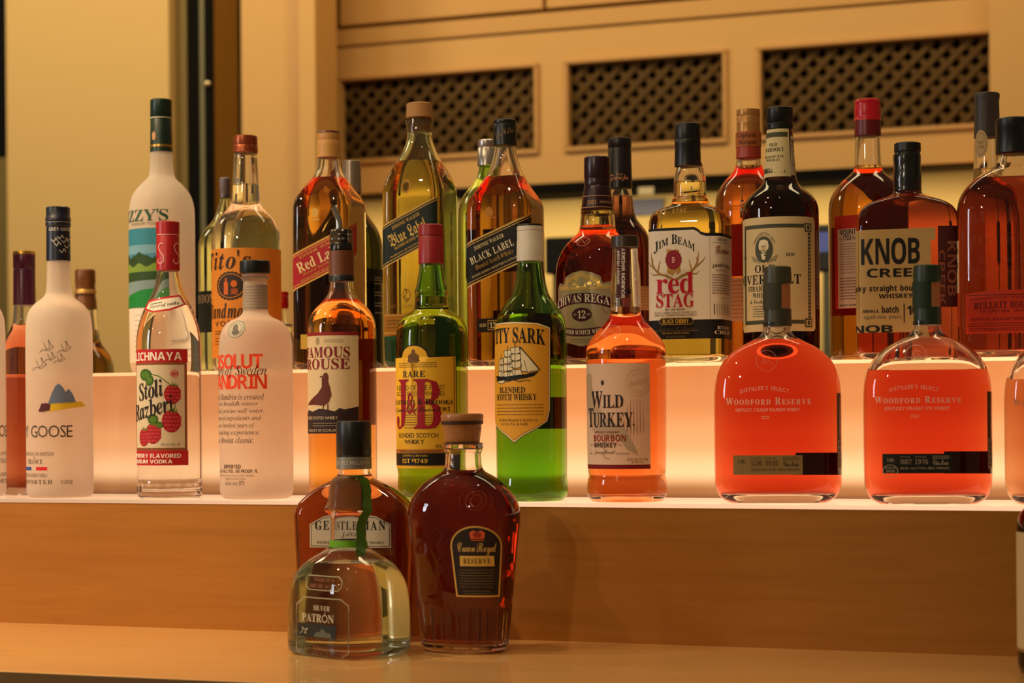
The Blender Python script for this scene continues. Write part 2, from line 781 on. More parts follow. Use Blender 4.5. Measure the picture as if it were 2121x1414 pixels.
display_step('lower_display_step', 'lower bottle step with maple veneer front and glowing opal top', YW,
             [('wood_front', XA, XB, YW, YW + .02, ZC, ZL - .0045, WOOD), ('lit_top', XA, XB, YW - .001, YR - .0005, ZL - .0045, ZL, GLOW_L, .0008)])
display_step('upper_display_step', 'upper bottle step with glowing opal riser behind the front row of bottles', YR,
             [('lit_riser', XA, XB, YR, YR + .012, ZC, ZU - .004, GLOW_R), ('lit_top', XA, XB, YR - .001, YR + .225, ZU - .004, ZU, GLOW_U, .0008), ('rear_board', XA, XB, YR + .205, YR + .225, ZC, ZU - .004, WOOD)])

yfe = on_z(0, 1389, ZC)[1]
counter = thing('bar_counter', 'glossy lacquered maple bar counter running under the bottle display', 'counter', (-0.75, yfe + .1, ZC - .05))
for nm, a in (('counter_top', (XA, XB, yfe, YR + .6, ZC - .035, ZC, TOPW, None, 0.001)), ('counter_front', (XA, XB, yfe + .012, yfe + .03, 0, ZC - .035, EDGEW)), ('edge_strip', (XA, XB, yfe - .004, yfe, ZC - .035, ZC - .0005, EDGEW))):
    o = boxobj(nm, *a)
    o.parent = counter
    o.location = (0.75, -yfe - .1, -ZC + .05)
# second counter surface behind the display
ledge = boxobj('rear_ledge', XA, XB, YR + .226, YR + .60, ZC + .001, ZL, WOOD)
struct(ledge)
ledge.name = 'trim_rear_ledge'

# --- background walls, all on real planes
WALLY = pm('d8b272', 0.8, bump=.05)
CREAM = pm('d2a25e', 0.6)
CREAM_SHADED = pm('cc9a56', 0.6)  # cream darkened to carry the shade above the lattice face
MOULD = pm('c69352', 0.5)
DARK = pm('0d0a07', 0.85, 0, .1)
OLIVE = pm('75602c', 0.7)
BROWN = pm('6a4413', 0.9, 0, .05)
GREYG = pm('6f6647', 0.6)
LATT = pm('5a4220', 0.8, 0, .2)
LBACK = pm('2c1e0c', 0.9, 0, .1)
BEIGE = pm('b3995f', 0.8)


def px_box(name, x0, y0, x1, y1, Y, thick, mat, parent=None, bevel=0.0):
    a, b = on_y(x0, y0, Y), on_y(x1, y1, Y)
    return boxobj(name, a[0], b[0], Y, Y + thick, b[2], a[2], mat, parent, bevel)


zlo, zhi = 0.0, 3.2
YWL = YBACK - .2


def strip(name, xl, xr, Y, thick, mat, z0=None, z1=None, ref=400):
    a, b = on_y(xl, ref, Y), on_y(xr, ref, Y)
    return boxobj(name, a[0], b[0], Y, Y + thick, zlo if z0 is None else z0, zhi if z1 is None else z1, mat)


struct(boxobj('floor', -5, 2.5, -2.5, YBACK + .3, -.05, 0, pm('3a2c1d', 0.6)))
struct(boxobj('wall_back', -5, 2.5, YBACK + .15, YBACK + .3, 0, 3.2, pm('b08a4c', 0.8)))
struct(strip('wall_left', 15, 352, YWL, .12, WALLY))
struct(strip('trim_1', 352, 391, YWL + .03, .09, OLIVE))
struct(strip('trim_2', 389, 416, YWL + .03, .09, DARK))
struct(strip('trim_3', 415, 426, YWL + .03, .09, GREYG))
struct(strip('trim_4', 425, 446, YWL + .03, .09, DARK))
struct(strip('trim_5', 445, 496, YWL + .03, .09, BROWN))
struct(strip('trim_6', 495, 503, YWL + .03, .09, DARK))
struct(strip('trim_7', 502, 604, YWL - .02, .16, CREAM))
struct(strip('trim_8', 603, 622, YWL - .035, .12, MOULD))
struct(strip('trim_9', 621, 655, YWL - .05, .115, CREAM))
struct(strip('trim_10', -160, 16, YWL + .10, .05, OLIVE, z1=on_y(8, 312, YWL)[2]))
struct(strip('window_1', -160, 16, YWL + .10, .05, pm('08080a', 0.15), z0=on_y(8, 312, YWL)[2]))
struct(strip('wall_right', 2052, 2500, YBACK - .12, .2, CREAM))
q = on_y(432, 174, YWL + .03)
bm = bmesh.new()
bmesh.ops.create_uvsphere(bm, u_segments=16, v_segments=10, radius=.009)
bolt = bm_link('door_knob', bm, pm('d8c49a', 0.25, 1.0), smooth=True)
bolt.location = (q[0], YWL + .027, q[2])
bolt['label'] = 'small round pale metal knob on the dark door edge'
bolt['category'] = 'knob'

# overhead cabinet with lattice panels
cabY = YBACK
xl, xr = on_y(655, 300, cabY)[0], on_y(2053, 200, cabY)[0]
zt = on_y(1060, 72, cabY)[2]                  # top of the lattice face
zb = on_y(1060, 384, cabY)[2]                 # underside
cab = thing('wall_cabinet', 'cream overhead wall cabinet with three dark lattice panels', 'cabinet', (xl, cabY, zb))


def cpart(name, bm, mat, bevel=0.0, smooth=False):
    o = bm_link(name, bm, mat, cab, smooth, bevel)
    o.location = (-xl, -cabY, -zb)
    return o


opens = []
for (x0, y0, y1, x1, v0, v1) in ((708, 172, 333, 1107, 141, 310), (1178, 136, 305, 1497, 109, 288), (1577, 103, 283, 2049, 68, 252)):
    a, b, c, e = on_y(x0, y0, cabY), on_y(x1, v0, cabY), on_y(x0, y1, cabY), on_y(x1, v1, cabY)
    opens.append((a[0], b[0], (c[2] + e[2]) / 2, (a[2] + b[2]) / 2))
zo0 = sum(o[2] for o in opens) / 3
zo1 = sum(o[3] for o in opens) / 3
opens = [(o[0], o[1], zo0, zo1) for o in opens]
bm = bmesh.new()
xs = [xl] + [v for o in opens for v in o[:2]] + [xr]
box(bm, xl, xr, cabY, cabY + .02, zo1, zt)
box(bm, xl, xr, cabY, cabY + .02, zb, zo0)
for i in range(0, 8, 2):
    box(bm, xs[i], xs[i + 1], cabY, cabY + .02, zo0, zo1)
cpart('face_frame', bm, CREAM)
bm = bmesh.new()
box(bm, xl, xr, cabY + .05, cabY + .12, zb, zt)
cpart('carcass', bm, LBACK)
for i, o in enumerate(opens):
    bm = bmesh.new()
    g, w = .004, .011
    for (x0, x1, z0, z1) in ((o[0] - w, o[1] + w, o[3], o[3] + w), (o[0] - w, o[1] + w, o[2] - w, o[2]), (o[0] - w, o[0], o[2], o[3]), (o[1], o[1] + w, o[2], o[3])):
        box(bm, x0, x1, cabY - .009, cabY, z0, z1)
    cpart('panel_moulding', bm, MOULD, .003)
    bm = bmesh.new()
    W, H, sp, hw = o[1] - o[0], o[3] - o[2], .0292, .0084
    for sgn in (1, -1):
        k = -H
        while k < W + H:
            # 45 degree strip clipped to the opening
            pts = []
            for t in np.linspace(0, H, 40):
                X = k + t if sgn > 0 else k + H - t
                if -.002 <= X <= W + .002:
                    pts.append((X, t))
            if len(pts) > 1:
                (xa, ta), (xb, tb) = pts[0], pts[-1]
                nx, nz = (hw * .7071, -hw * .7071 * sgn)
                yq = cabY + (.012 if sgn > 0 else .016)
                V = [bm.verts.new((o[0] + min(max(px_, 0), W), yq + dy, o[2] + min(max(pz, 0), H))) for dy in (0, .005) for px_, pz in ((xa - nx, ta - nz), (xa + nx, ta + nz), (xb + nx, tb + nz), (xb - nx, tb - nz))]
                for f in ((0, 1, 2, 3), (7, 6, 5, 4), (0, 4, 5, 1), (1, 5, 6, 2), (2, 6, 7, 3), (3, 7, 4, 0)):
                    bm.faces.new([V[j] for j in f])
            k += sp * 1.4142
    bmesh.ops.recalc_face_normals(bm, faces=bm.faces)
    cpart('lattice', bm, LATT)
# upper doors and the step above the lattice face
zu = zt + .004
zd = on_y(1060, 30, cabY)[2]
bm = bmesh.new()
box(bm, xl, xr, cabY - .006, cabY + .03, zu, zd - .003)
cpart('top_rail', bm, CREAM_SHADED, .003)
xm = on_y(1131, 5, cabY)[0]
x7 = on_y(708, 30, cabY)[0]
for a, b in ((x7, xm - .004), (xm + .004, xr)):
    bm = bmesh.new()
    box(bm, a, b, cabY - .012, cabY + .02, zd + .004, zd + .55)
    cpart('upper_door', bm, CREAM_SHADED, .003)
bm = bmesh.new()
box(bm, xl, x7 - .004, cabY + .015, cabY + .05, zd, zd + .55)
cpart('side_stile', bm, pm('94692f', .6))
# under the cabinet: dark recess rail, backsplash, equipment
za = on_y(1060, 384, cabY)[2]
x9, x17 = on_y(950, 390, cabY)[0], on_y(1778, 360, cabY)[0]
bm = bmesh.new()
box(bm, x9, x17, cabY - .02, cabY + .1, za - .026, za - .002)
rail = cpart('bottom_rail', bm, DARK)
struct(boxobj('shadow_line', xl, xr, cabY + .02, cabY + .1, za - .006, za - .001, pm('2a1c0c', .8)))  # dark strip standing in for the thin shadow line under the cabinet
struct(boxobj('trim_14', xl - .3, xr + .1, cabY - .75, cabY + .1, .9, .94, pm('4a3a26', .5)))
struct(boxobj('trim_15', xl - .3, xr + .1, cabY - .70, cabY + .1, 0, .9, pm('6a5130', .6)))
struct(boxobj('wall_backsplash', xl, xr, cabY + .1, cabY + .14, ZL - .3, za, BEIGE))
t = px_box('sticker', 1322, 388, 1354, 402, cabY - .022, .002, paper('d8c8a0', 0))
t.parent = rail
t = px_box('blue_sign', 1290, 414, 1374, 443, cabY + .09, .008, pm('4a4a62', .6))
t['label'], t['category'] = 'plain slate blue sign panel on the beige backsplash', 'sign'
mac = thing('coffee_machine', 'black machine standing far back between the black-labelled square bottle and the stout amber bottle', 'appliance', (on_y(1170, 700, cabY - .25)[0], cabY - .25, .94))
a, b = on_y(1128, 492, cabY - .25), on_y(1225, 560, cabY - .25)
mo = mac.location
for nm, xx0, xx1, zz0, zz1, yy, mt_ in (('housing', a[0], b[0] + .1, b[2] - .004, a[2], 0, pm('0e0c0a', .7, 0, .2)), ('body_panel', a[0] + .01, b[0] + .09, 0.94, b[2] - .004, .02, pm('4a4230', .5, .3))):
    o = boxobj(nm, xx0 - mo[0], xx1 - mo[0], yy, .15, zz0 - mo[2], zz1 - mo[2], mt_, mac, .004)
pos = thing('till_screen', 'small black till with a pale lavender screen on a grey post, far behind the bottles', 'screen', (on_y(1705, 760, cabY - .4)[0], cabY - .4, .94))
mo = pos.location
a, b = on_y(1676, 466, cabY - .4), on_y(1760, 560, cabY - .4)
scr, scl = on_y(1684, 482, cabY - .4), on_y(1752, 520, cabY - .4)
boxobj('housing', a[0] - mo[0], b[0] - mo[0], 0, .03, b[2] - mo[2], a[2] - mo[2], pm('100d0c', .4), pos, .004)
m_, nt_, out_ = newmat('lavender_screen')
e_ = nt_.nodes.new('ShaderNodeEmission')
e_.inputs[0].default_value = lin('8d8fc4')
e_.inputs[1].default_value = .35
nt_.links.new(e_.outputs[0], out_.inputs[0])
boxobj('screen', scr[0] - mo[0], scl[0] - mo[0], -.003, -.0005, scl[2] - mo[2], scr[2] - mo[2], m_, pos)
p0 = on_y(1703, 560, cabY - .4), on_y(1724, 790, cabY - .4)
boxobj('post', p0[0][0] - mo[0], p0[1][0] - mo[0], .005, .03, 0, p0[0][2] - mo[2], pm('5b5a44', .4, .5), pos, .003)


# ------------------------------------------------------------------ light
def area(name, loc, tgt, sx, sy, power, col):
    l = bpy.data.lights.new(name, 'AREA')
    l.shape = 'RECTANGLE'
    l.size, l.size_y, l.energy, l.color = sx, sy, power, col
    o = bpy.data.objects.new(name, l)
    COL.objects.link(o)
    o.location = loc
    from mathutils import Vector
    o.rotation_euler = (Vector(tgt) - Vector(loc)).to_track_quat('-Z', 'Y').to_euler()
    return o


def spot(name, loc, tgt, power, col, ang=60, blend=.6, r=.03):
    l = bpy.data.lights.new(name, 'SPOT')
    l.energy, l.color, l.spot_size, l.spot_blend, l.shadow_soft_size = power, col, math.radians(ang), blend, r
    o = bpy.data.objects.new(name, l)
    COL.objects.link(o)
    o.location = loc
    from mathutils import Vector
    o.rotation_euler = (Vector(tgt) - Vector(loc)).to_track_quat('-Z', 'Y').to_euler()


WARM = (1.0, .77, .41)
area('ceiling_wash', (-1.2, 3.0, 3.1), (-1.2, 4.3, 1.3), 3.0, .5, 31, WARM)
area('ceiling_wash_left', (-3.2, 2.4, 2.9), (-2.75, 4.2, 1.5), .6, .6, 19, (1.0, .84, .50))
area('backsplash_fill', (-1.1, YBACK - .04, za - .05), (-1.1, YBACK + .1, za - .4), 1.9, .05, 5.0, (1.0, .78, .42))  # added lamp without a real fixture, brightens the backsplash
for k in range(3):
    area('window_pane_light', (-3.0 + k * .05, .55 - k * .09, 1.75), (-.8, 2.0, 1.3), .045, .7, 3.2, (.95, .97, 1.0))
spot('front_fill', (-1.3, -.7, 2.2), (-1.1, 2.0, 1.3), 34, (1.0, .80, .54), 50, .8, .05)  # added fill lamp, unseen, brightens the bottle labels from the front
for x, y, z, tx, p in ((-1.6, .75, 2.7, -1.25, 24), (-2.0, 1.3, 2.6, -1.6, 125), (-.9, .3, 2.8, -.9, 9), (-.35, 1.45, 2.8, -.45, 15), (-1.15, 1.5, 2.9, -1.0, 22), (-2.4, .2, 2.2, -1.2, 8)):
    spot('downlight', (x, y, z), (tx, 2.0, 1.1), p, (1.0, .74, .40), 62, .8, .022)
w = bpy.data.worlds.new('room')
SC.world = w
w.use_nodes = True
w.node_tree.nodes['Background'].inputs[0].default_value = (1.0, .72, .42, 1)
w.node_tree.nodes['Background'].inputs[1].default_value = .11

cd = bpy.data.cameras.new('camera')
cd.sensor_fit = 'HORIZONTAL'
cd.sensor_width = 36
cd.lens = F / 2121 * 36
cd.shift_y = (HY - 707) / 2121
cd.clip_start = .05
cd.dof.use_dof = True
cd.dof.focus_distance = 2.17
cd.dof.aperture_fstop = 5.6
cam = bpy.data.objects.new('camera', cd)
COL.objects.link(cam)
from mathutils import Matrix
cam.matrix_world = Matrix(((RGT[0], UPV[0], -_d[0], CAM[0]), (RGT[1], UPV[1], -_d[1], CAM[1]), (RGT[2], UPV[2], -_d[2], CAM[2]), (0, 0, 0, 1)))
SC.camera = cam
SC.view_settings.view_transform = 'Standard'
SC.view_settings.look = 'None'
cy = SC.cycles
cy.max_bounces = 28
cy.transmission_bounces = 26
cy.glossy_bounces = 10
cy.diffuse_bounces = 4
cy.volume_bounces = 0
cy.transparent_max_bounces = 8
cy.sample_clamp_indirect = 4.0
cy.caustics_reflective = False
cy.caustics_refractive = True
cy.blur_glossy = 0.3
cy.use_denoising = True
cy.adaptive_threshold = 0.03

# ------------------------------------------------------------------ bottles
CLEAR = glassmat('clear_glass')
GREENG = tintglass('green_glass', (.46, .80, .27))
LIMEG = tintglass('pale_green_glass', (.90, .96, .84))
DGREENG = tintglass('dark_green_glass', (.16, .26, .13))
BROWNG = tintglass('brown_glass', (.22, .11, .07))
TEALG = tintglass('blue_green_glass', (.80, .91, .78))
WATER = liquidmat('clear_spirit', (.97, .97, .94))
VIOLETC = '3d1226'
FROST = frostmat('frosted_glass', 'fdf2e8', .5)
FROST2 = frostmat('satin_white_glass', 'fbf1e8', .42)
BLK = pm('0c0b0c', .38)
BLKG = pm('101012', .22, 0, .6)
NAVY = pm('14172a', .35)
RED = pm('a3141b', .35)
GOLD = pm('c79a45', .32, .85)
GOLDP = paper('c9a04c', 0, .4)
SILV = pm('b9b4aa', .3, .8)
CORK = pm('b3814c', .75, bump=.3)
WHITE = paper('f4ead9', .22)
CREAMP = paper('e7d4a0', .12)
INK = paper('15110f', 0)
INKG = paper('5b5248', 0)
INKR = paper('b4151d', .05)
INKW = paper('f3e9dc', .1)
YELL = paper('f0b730', .15)


def bot(*a, **k):
    return Bottle(*a, **k)


def rows(y0, y1, n):
    return [y0 + (y1 - y0) * i / (n - 1) for i in range(n)]


# ============ lower step, from the far end
LT = paper('ffd9c4', .25)
GG = [(536, 23), (590, 24), (608, 26), (618, 33), (628, 48), (642, 60), (660, 66), (690, 68), (760, 68), (1000, 68), (1018, 67.5), (1026, 65), (1030, 60)]


def frosted_navy(ax, label, deco):
    b = bot('vodka_bottle', label, ax, (YL, ZL), GG)
    b.glass(FROST2, solid=True)
    b.lathe('cap', [(429, 22), (431, 24.5), (450, 24.5), (452, 26), (458, 26), (460, 24), (462, 26), (468, 26), (470, 24), (540, 24.8), (541, 22)], NAVY)
    a = Art(b, 'cap_print')
    a.b = b
    if deco:
        # printing on the capsule
        sv = paper('c8c4bc', 0)
        pr, b_h = b.hs.copy(), b.hs
        b.hs = np.where(b.ys < 545, 25.3, b.hs)
        ys0 = b.ys.copy()
        b.ys, b.hs, b.ks = np.concatenate([[425], ys0]), np.concatenate([[25.3], b.hs]), np.concatenate([[0], b.ks])
        a.text('GREY GOOSE', 473, 480, sv, 'serif', xc=126, w=52, layer=0)
        for x, y in ((124, 492), (132, 500), (118, 506), (138, 510), (128, 520), (112, 498), (141, 494)):
            a.line([(x - 5, y), (x, y + 5), (x + 4, y - 3), (x + 8, y + 3)], 1.6, sv, 0)
        a.rect(100, 461, 146, 463, sv, 0)
        a.build()
        b.ys, b.hs, b.ks = ys0, pr, b.ks[1:]
    a = Art(b, 'front_lettering')
    g = paper('4a4038', 0)
    if deco:
        for ox, oy, q in ((92, 712, 1), (126, 714, 1), (100, 735, .8), (118, 738, .8), (78, 748, 1)):
            a.line([(ox, oy), (ox + 5 * q, oy + 14 * q), (ox + 12 * q, oy + 9 * q), (ox + 9 * q, oy - 6 * q), (ox + 16 * q, oy + 6 * q), (ox + 20 * q, oy + 8 * q), (ox + 10 * q, oy + 16 * q), (ox - 2 * q, oy + 14 * q), (ox - 8 * q, oy + 20 * q)], 1.1, g)
    yl, bl = paper('e6c63a', .4), paper('6f83a8', .4)
    a.poly([(100, 838), (108, 815), (115, 800), (122, 795), (130, 803), (135, 812), (142, 806), (150, 818), (157, 836)], bl, 1)
    a.poly([(84, 850), (90, 838), (112, 836), (166, 832), (175, 842), (150, 845), (104, 852)], yl, 2)
    a.poly([(82, 852), (88, 836), (98, 835), (106, 838), (104, 850), (90, 853)], paper('5a3038', .3), 3)
    a.text('GREY GOOSE', 880, 905, g, 'plain', x1=149, w=172, layer=2, track=.03)
    a.text('DISTILLED AND BOTTLED', 935, 942, g, 'serif', x1=112, w=80)
    a.text('IN', 944, 948, g, 'serif', x1=76, w=6)
    a.text('FRANCE', 949, 959, g, 'serif', x1=90, w=44)
    a.rect(36, 965, 68, 972, paper('3355a5', .2), 1)
    a.rect(77, 965, 99, 972, paper('d02637', .2), 1)
    a.text('FRENCH GRAIN FLAVORED VODKA', 978, 986, g, 'serif', x1=99, w=96)
    a.text('IMPORTED', 991, 1000, g, 'serif', x1=109, w=86, track=.2)
    a.text('1 LITER', 992, 1000, g, 'serif', x0=126, w=24)
    a.build()
    return b


frosted_navy(125, 'tall frosted white bottle with navy capsule and sketched birds', True)
frosted_navy(-56, 'frosted white bottle cut by the left picture edge', False)

b = bot('cognac_bottle', 'amber bottle with a shiny purple capsule tucked behind the tall frosted one', 54, (YLB + .006, ZL),
        [(610, 20.5), (640, 22), (668, 24), (682, 29), (700, 38), (722, 45), (745, 47), (1000, 47), (1016, 46), (1024, 42)])
b.glass(CLEAR, 672, liquidmat('red_cognac', (.32, .055, .018)), 5, 14)
b.lathe('capsule', [(522, 21), (523, 22.5), (528, 22.5), (529, 22.8), (556, 22.5), (558, 21.5), (561, 22.3), (632, 23), (633, 20)], pm('4a1230', .3))
b.lathe('cap_top', [(520.5, 20), (521, 22), (526, 23.2), (528, 23)], GOLD)

b = bot('rum_bottle', 'round-shouldered golden bottle with a bronze cap standing behind the display', 180, (YR + .30, ZL),
        [(610, 21), (640, 23), (690, 27), (712, 31), (728, 44), (745, 54), (770, 58), (1000, 58), (1020, 57), (1026, 52)])
b.glass(CLEAR, 684, liquidmat('gold_rum', (.72, .42, .06)), 5, 12)
b.lathe('cap', [(558, 18), (560, 20.5), (566, 21), (585, 21), (587, 20), (612, 21), (622, 22.5), (640, 24), (641, 20)], pm('6d4420', .35, .3))
b.lathe('cap_band', [(600, 21.6), (601, 22.2), (608, 22.4), (609, 21.4)], pm('b98d4a', .4, .6))

# raspberry vodka
b = bot('vodka_bottle', 'clear bottle with red capsule and raspberry picture label', 352, (YL, ZL),
        [(556, 21), (566, 22.5), (590, 27), (612, 35), (632, 46), (650, 54), (672, 61), (695, 65.5), (725, 67), (980, 67), (994, 66), (1000, 67.5), (1020, 67.5), (1028, 65), (1031, 60)], flute=(998, 1022, 60, .02))
b.glass(CLEAR, 634, WATER, 5, 14)
b.lathe('cap', [(459, 21), (461, 24), (486, 24), (487, 22.5), (489, 23.6), (560, 24.2), (562, 21)], RED, ribs=(40, 463, 485, .02))
b2y, b2h, b2k = b.ys, b.hs, b.ks
b.ys, b.hs, b.ks = np.array([400., 560, 561]), np.array([24.4, 24.4, 24.4]), np.zeros(3)
a = Art(b, 'capsule_print')
pk = paper('e7a59a', 0)
for xx in (331, 362):
    a.line([(xx + 8, 507), (xx + 2, 505), (xx - 2, 512), (xx + 1, 522), (xx + 7, 530), (xx + 8, 542), (xx + 2, 548), (xx - 4, 543), (xx - 2, 537)], [1, 2, 2.4, 2.2, 2.4, 2.4, 2.2, 1.6, 1], pk, 0)
a.rect(326, 486.5, 374, 488, pk, 0)
a.build()
b.ys, b.hs, b.ks = b2y, b2h, b2k
a = Art(b, 'neck_label', vcut=True)
a.poly([(301, 641), (309, 624), (372, 612), (384, 632), (352, 646), (318, 650)], INKR, 0)
a.poly([(305, 640), (311, 628), (370, 616), (379, 631), (351, 642), (319, 646)], WHITE, 1)
a.text('Genuine', 627, 632, INK, 'seri', x0=313, x1=336, rot=8)
a.text('flavored vodka', 630, 639, INK, 'seri', x0=312, x1=369, rot=9)
a.build()
a = Art(b, 'label')
DR = paper('b51a22', .1)
wl = a.u(388, 840)
a.rect(-60, 725, wl, 752, DR, 0, px=False)
a.rect(-58, 752, wl - 2, 932, paper('8a5230', .2), 0, px=False)
a.rect(-53, 757, wl - 8, 926, paper('f1e2c4', .35), 1, px=False)
a.rect(-60, 932, wl, 962, DR, 0, px=False)
a.text('STOLICHNAYA', 731, 748, INKW, 'sans', x1=375, w=158)
a.text('RASPBERRY FLAVORED', 938, 947, INKW, 'sans', x1=374, w=140)
a.text('PREMIUM VODKA', 950, 958, INKW, 'sans', x1=357, w=112)
a.text('Stoli', 790, 826, INK, 'seri', x0=290, x1=338, rot=10, layer=4, track=-.02)
a.text('Razberi', 828, 866, INK, 'seri', x1=360, w=106, rot=13, layer=4, track=-.02)
a.ell(361, 775, 9, 9, paper('d99a8a', .2), 2)
a.text('SPI', 772, 779, DR, 'serif', xc=361, w=15, layer=3)
RB, RB2, LF, LF2 = paper('b0202c', .3), paper('d4424a', .3), paper('5f8a2c', .3), paper('3f6a22', .3)
for x, y, q in ((357, 817, 1), (355, 872, 1.15), (318, 897, 1.05), (300, 905, .9)):
    a.ell(x, y, 17 * q, 20 * q, RB, 2)
    for i in range(-2, 3):
        for j in range(-2, 3):
            if abs(i) + abs(j) < 4:
                a.ell(a.u(x, y) + i * 6 * q + (j % 2) * 3 * q, y + j * 7 * q, 2.6 * q, 2.8 * q, RB2, 3, px=False, n=8)
    ux = a.u(x, y)
    for k in range(-2, 3):
        a.poly([(ux + k * 3, y - 17 * q), (ux + k * 7 - 2, y - 27 * q + abs(k) * 3), (ux + k * 3 + 4, y - 16 * q)], LF, 4, px=False)
for x, y, rx, ry in ((303, 777, 16, 12), (311, 788, 10, 12), (318, 868, 12, 11), (330, 880, 9, 7)):
    a.ell(x, y, rx, ry, LF2, 2, sc=.06)
    a.ell(x, y, rx * .7, ry * .6, LF, 3, sc=.08)
a.line([(312, 775), (330, 780), (345, 792), (356, 800)], 1.5, LF2, 2)
a.line([(362, 835), (362, 845), (357, 855)], 1.5, LF2, 2)
a.text('35% ALC/VOL  1.0L', 917, 922, INKG, 'plain', x1=372, w=38)
a.build()

# mandarin vodka
b = bot('vodka_bottle', 'stubby frosted bottle with black cap and orange-red capitals', 532, (YL, ZL),
        [(566, 25), (578, 26), (580, 24), (590, 24.5), (640, 25), (650, 27), (658, 36), (664, 52), (674, 64), (690, 72), (712, 75.5), (740, 76), (1004, 76), (1020, 75), (1028, 71), (1032, 64)])
b.glass(FROST, solid=True)
b.lathe('cap', [(540, 29), (542, 31.5), (563, 32), (566, 31), (567, 26)], BLK)
b.lathe('neck_ring', [(572, 25), (574, 28), (578, 28.5), (581, 27), (582, 25)], CLEAR)
a = Art(b, 'neck_label')
a.rect(-75, 590, 75, 642, paper('b9a898', .35), 0, px=False)
a.lines(-60, 60, rows(595, 638, 8), 1.2, paper('948474', .2), 3, 1, px=False)
a.build()
a = Art(b, 'medallion', vcut=True)
sg = paper('c9bfae', .2)
a.ell(489, 684, 22, 19, sg, 0)
a.ell(489, 684, 21, 18, paper('8d8577', .1), 1, inner=.9)
a.ell(489, 684, 15, 13, paper('a39a8a', .1), 2, inner=.9)
a.ell(489, 681, 6, 7, INKG, 3)
a.ell(489, 690, 9, 5, INKG, 3)
a.build()
a = Art(b, 'front_lettering')
OR = paper('ee4a26', .35)
a.text('ABSOLUT', 735, 765, OR, 'sans', x1=544, w=156, track=.01)
a.text('Country of Sweden', 758, 784, INK, 'ital', x1=551, w=168, layer=4, track=0, shear=.1)
a.text('MANDRIN', 777, 806, OR, 'sans', x1=552, w=166, track=.01)
for i, (t, x1) in enumerate((('Absolut Mandrin is created', 546), ('from fine Swedish winter', 534), ('wheat and pristine well water.', 546), ('Using natural ingredients and', 540), ('drawing on a hundred years of', 527), ('vodka making experience.', 537), ('It is an Absolut classic.', 526))):
    y = 816 + i * 14.7
    a.text(t, y, y + 12, INK, 'ital', x1=x1, w=150 + (x1 - 540), track=.02)
a.text('IMPORTED', 960, 968, INK, 'sans', x0=466, x1=500)
a.text('40% ALC./VOL. (80 PROOF) 1L', 970, 979, INK, 'sans', x1=534, w=100)
a.text('PRODUCED AND BOTTLED IN AHUS, SWEDEN', 981, 985, INKG, 'plain', x1=526, w=96)
a.text('MANDRIN FLAVORED VODKA', 987, 991, INKG, 'plain', x1=510, w=52)
a.text('Absolut since 1879', 993, 1002, INKG, 'seri', x1=507, w=50)
a.build()

# grouse
b = bot('whisky_bottle', 'amber bottle with a metal pourer and a game bird label', 711, (YL, ZL),
        [(500, 22), (590, 24), (605, 26), (618, 34), (630, 46), (640, 56), (652, 64), (670, 70), (690, 71), (1000, 71), (1020, 70), (1030, 65), (1034, 60)])
b.glass(CLEAR, 622, liquidmat('amber_whisky', (.88, .42, .07)), 5, 12, airtop=512)
b.lathe('capsule', [(519, 20), (520, 25.5), (582, 26), (583, 22)], pm('6b3a1c', .45))
b.lathe('capsule_band', [(570, 25.9), (570.5, 26.3), (583, 26.5), (584, 24)], BLK)
po = b.lathe('pourer', [(474, 16), (476, 22), (480, 24), (484, 22), (488, 25), (493, 22), (498, 25), (503, 22), (508, 24), (518, 24), (520, 20)], BLKG)
sp = [(0, 476), (0, 466), (-1, 456), (-4, 446), (-8, 436), (-12, 428)]
V, Fc = [], []
for i, (dx, y) in enumerate(sp):
    for j in range(16):
        t = 2 * math.pi * j / 16
        w_ = (7.5 - i * .35) / b.sc
        tilt = (0, .1, .25, .45, .6, .7)[i]
        p = b.rv * ((dx - 4) / b.sc + w_ * math.cos(t) * math.cos(tilt)) + b.view * w_ * math.sin(t)
        V.append((p[0], p[1], b.z(y) + w_ * math.cos(t) * math.sin(tilt)))
for i in range(len(sp) - 1):
    for j in range(16):
        k = (j + 1) % 16
        Fc.append((i * 16 + j, i * 16 + k, i * 16 + 16 + k, i * 16 + 16 + j))
Fc.append(tuple(range(80, 96)))
b._auto('spout', V, Fc, pm('c9c4ba', .18, 1.0), po)
a = Art(b, 'label')
gp = paper('dec7a0', .15)
a.rect(-85, 690, a.u(742, 790), 897, gp, 0, px=False)
a.rect(-85, 690, a.u(742, 790), 697, paper('8a1c1c', .1), 1, px=False)
DRD = paper('7c1420', .02)
a.text('THE FAMOUS', 720, 742, DRD, 'serif', x1=724, w=186)
a.text('GROUSE', 744, 766, DRD, 'serif', x1=724, w=138)
a.ell(659, 708, 5, 8, paper('9a8a68', 0), 1)
a.lines(672, 712, (706, 710), 1.2, paper('a08f6c', 0), 5)
a.poly([(672, 774), (668, 786), (668, 802), (660, 815), (648, 826), (640, 838), (655, 838), (672, 840), (682, 832), (687, 818), (684, 802), (680, 790), (681, 780), (678, 773)], paper('5a2318', 0), 3)
a.poly([(668, 778), (663, 781), (669, 783)], paper('5a2318', 0), 3)
a.line([(672, 836), (670, 848)], 2, paper('5a2318', 0), 3)
a.line([(680, 836), (680, 848)], 2, paper('5a2318', 0), 3)
LD = paper('2c1a1c', 0)
a.rect(-85, 858, a.u(742, 870), 897, LD, 1, px=False)
ur = a.u(742, 850)
a.poly([(-85, 862), (-60, 848), (-40, 852), (-20, 846), (0, 848), (15, 852), (25, 845), (35, 848), (ur, 842), (ur, 862)], LD, 2, px=False)
a.text('BLENDED SCOTCH WHISKY', 862, 868, gp, 'plain', x1=700, w=92, layer=3)
a.text('PRODUCT OF SCOTLAND', 888, 893, gp, 'plain', x1=704, w=84, layer=3)
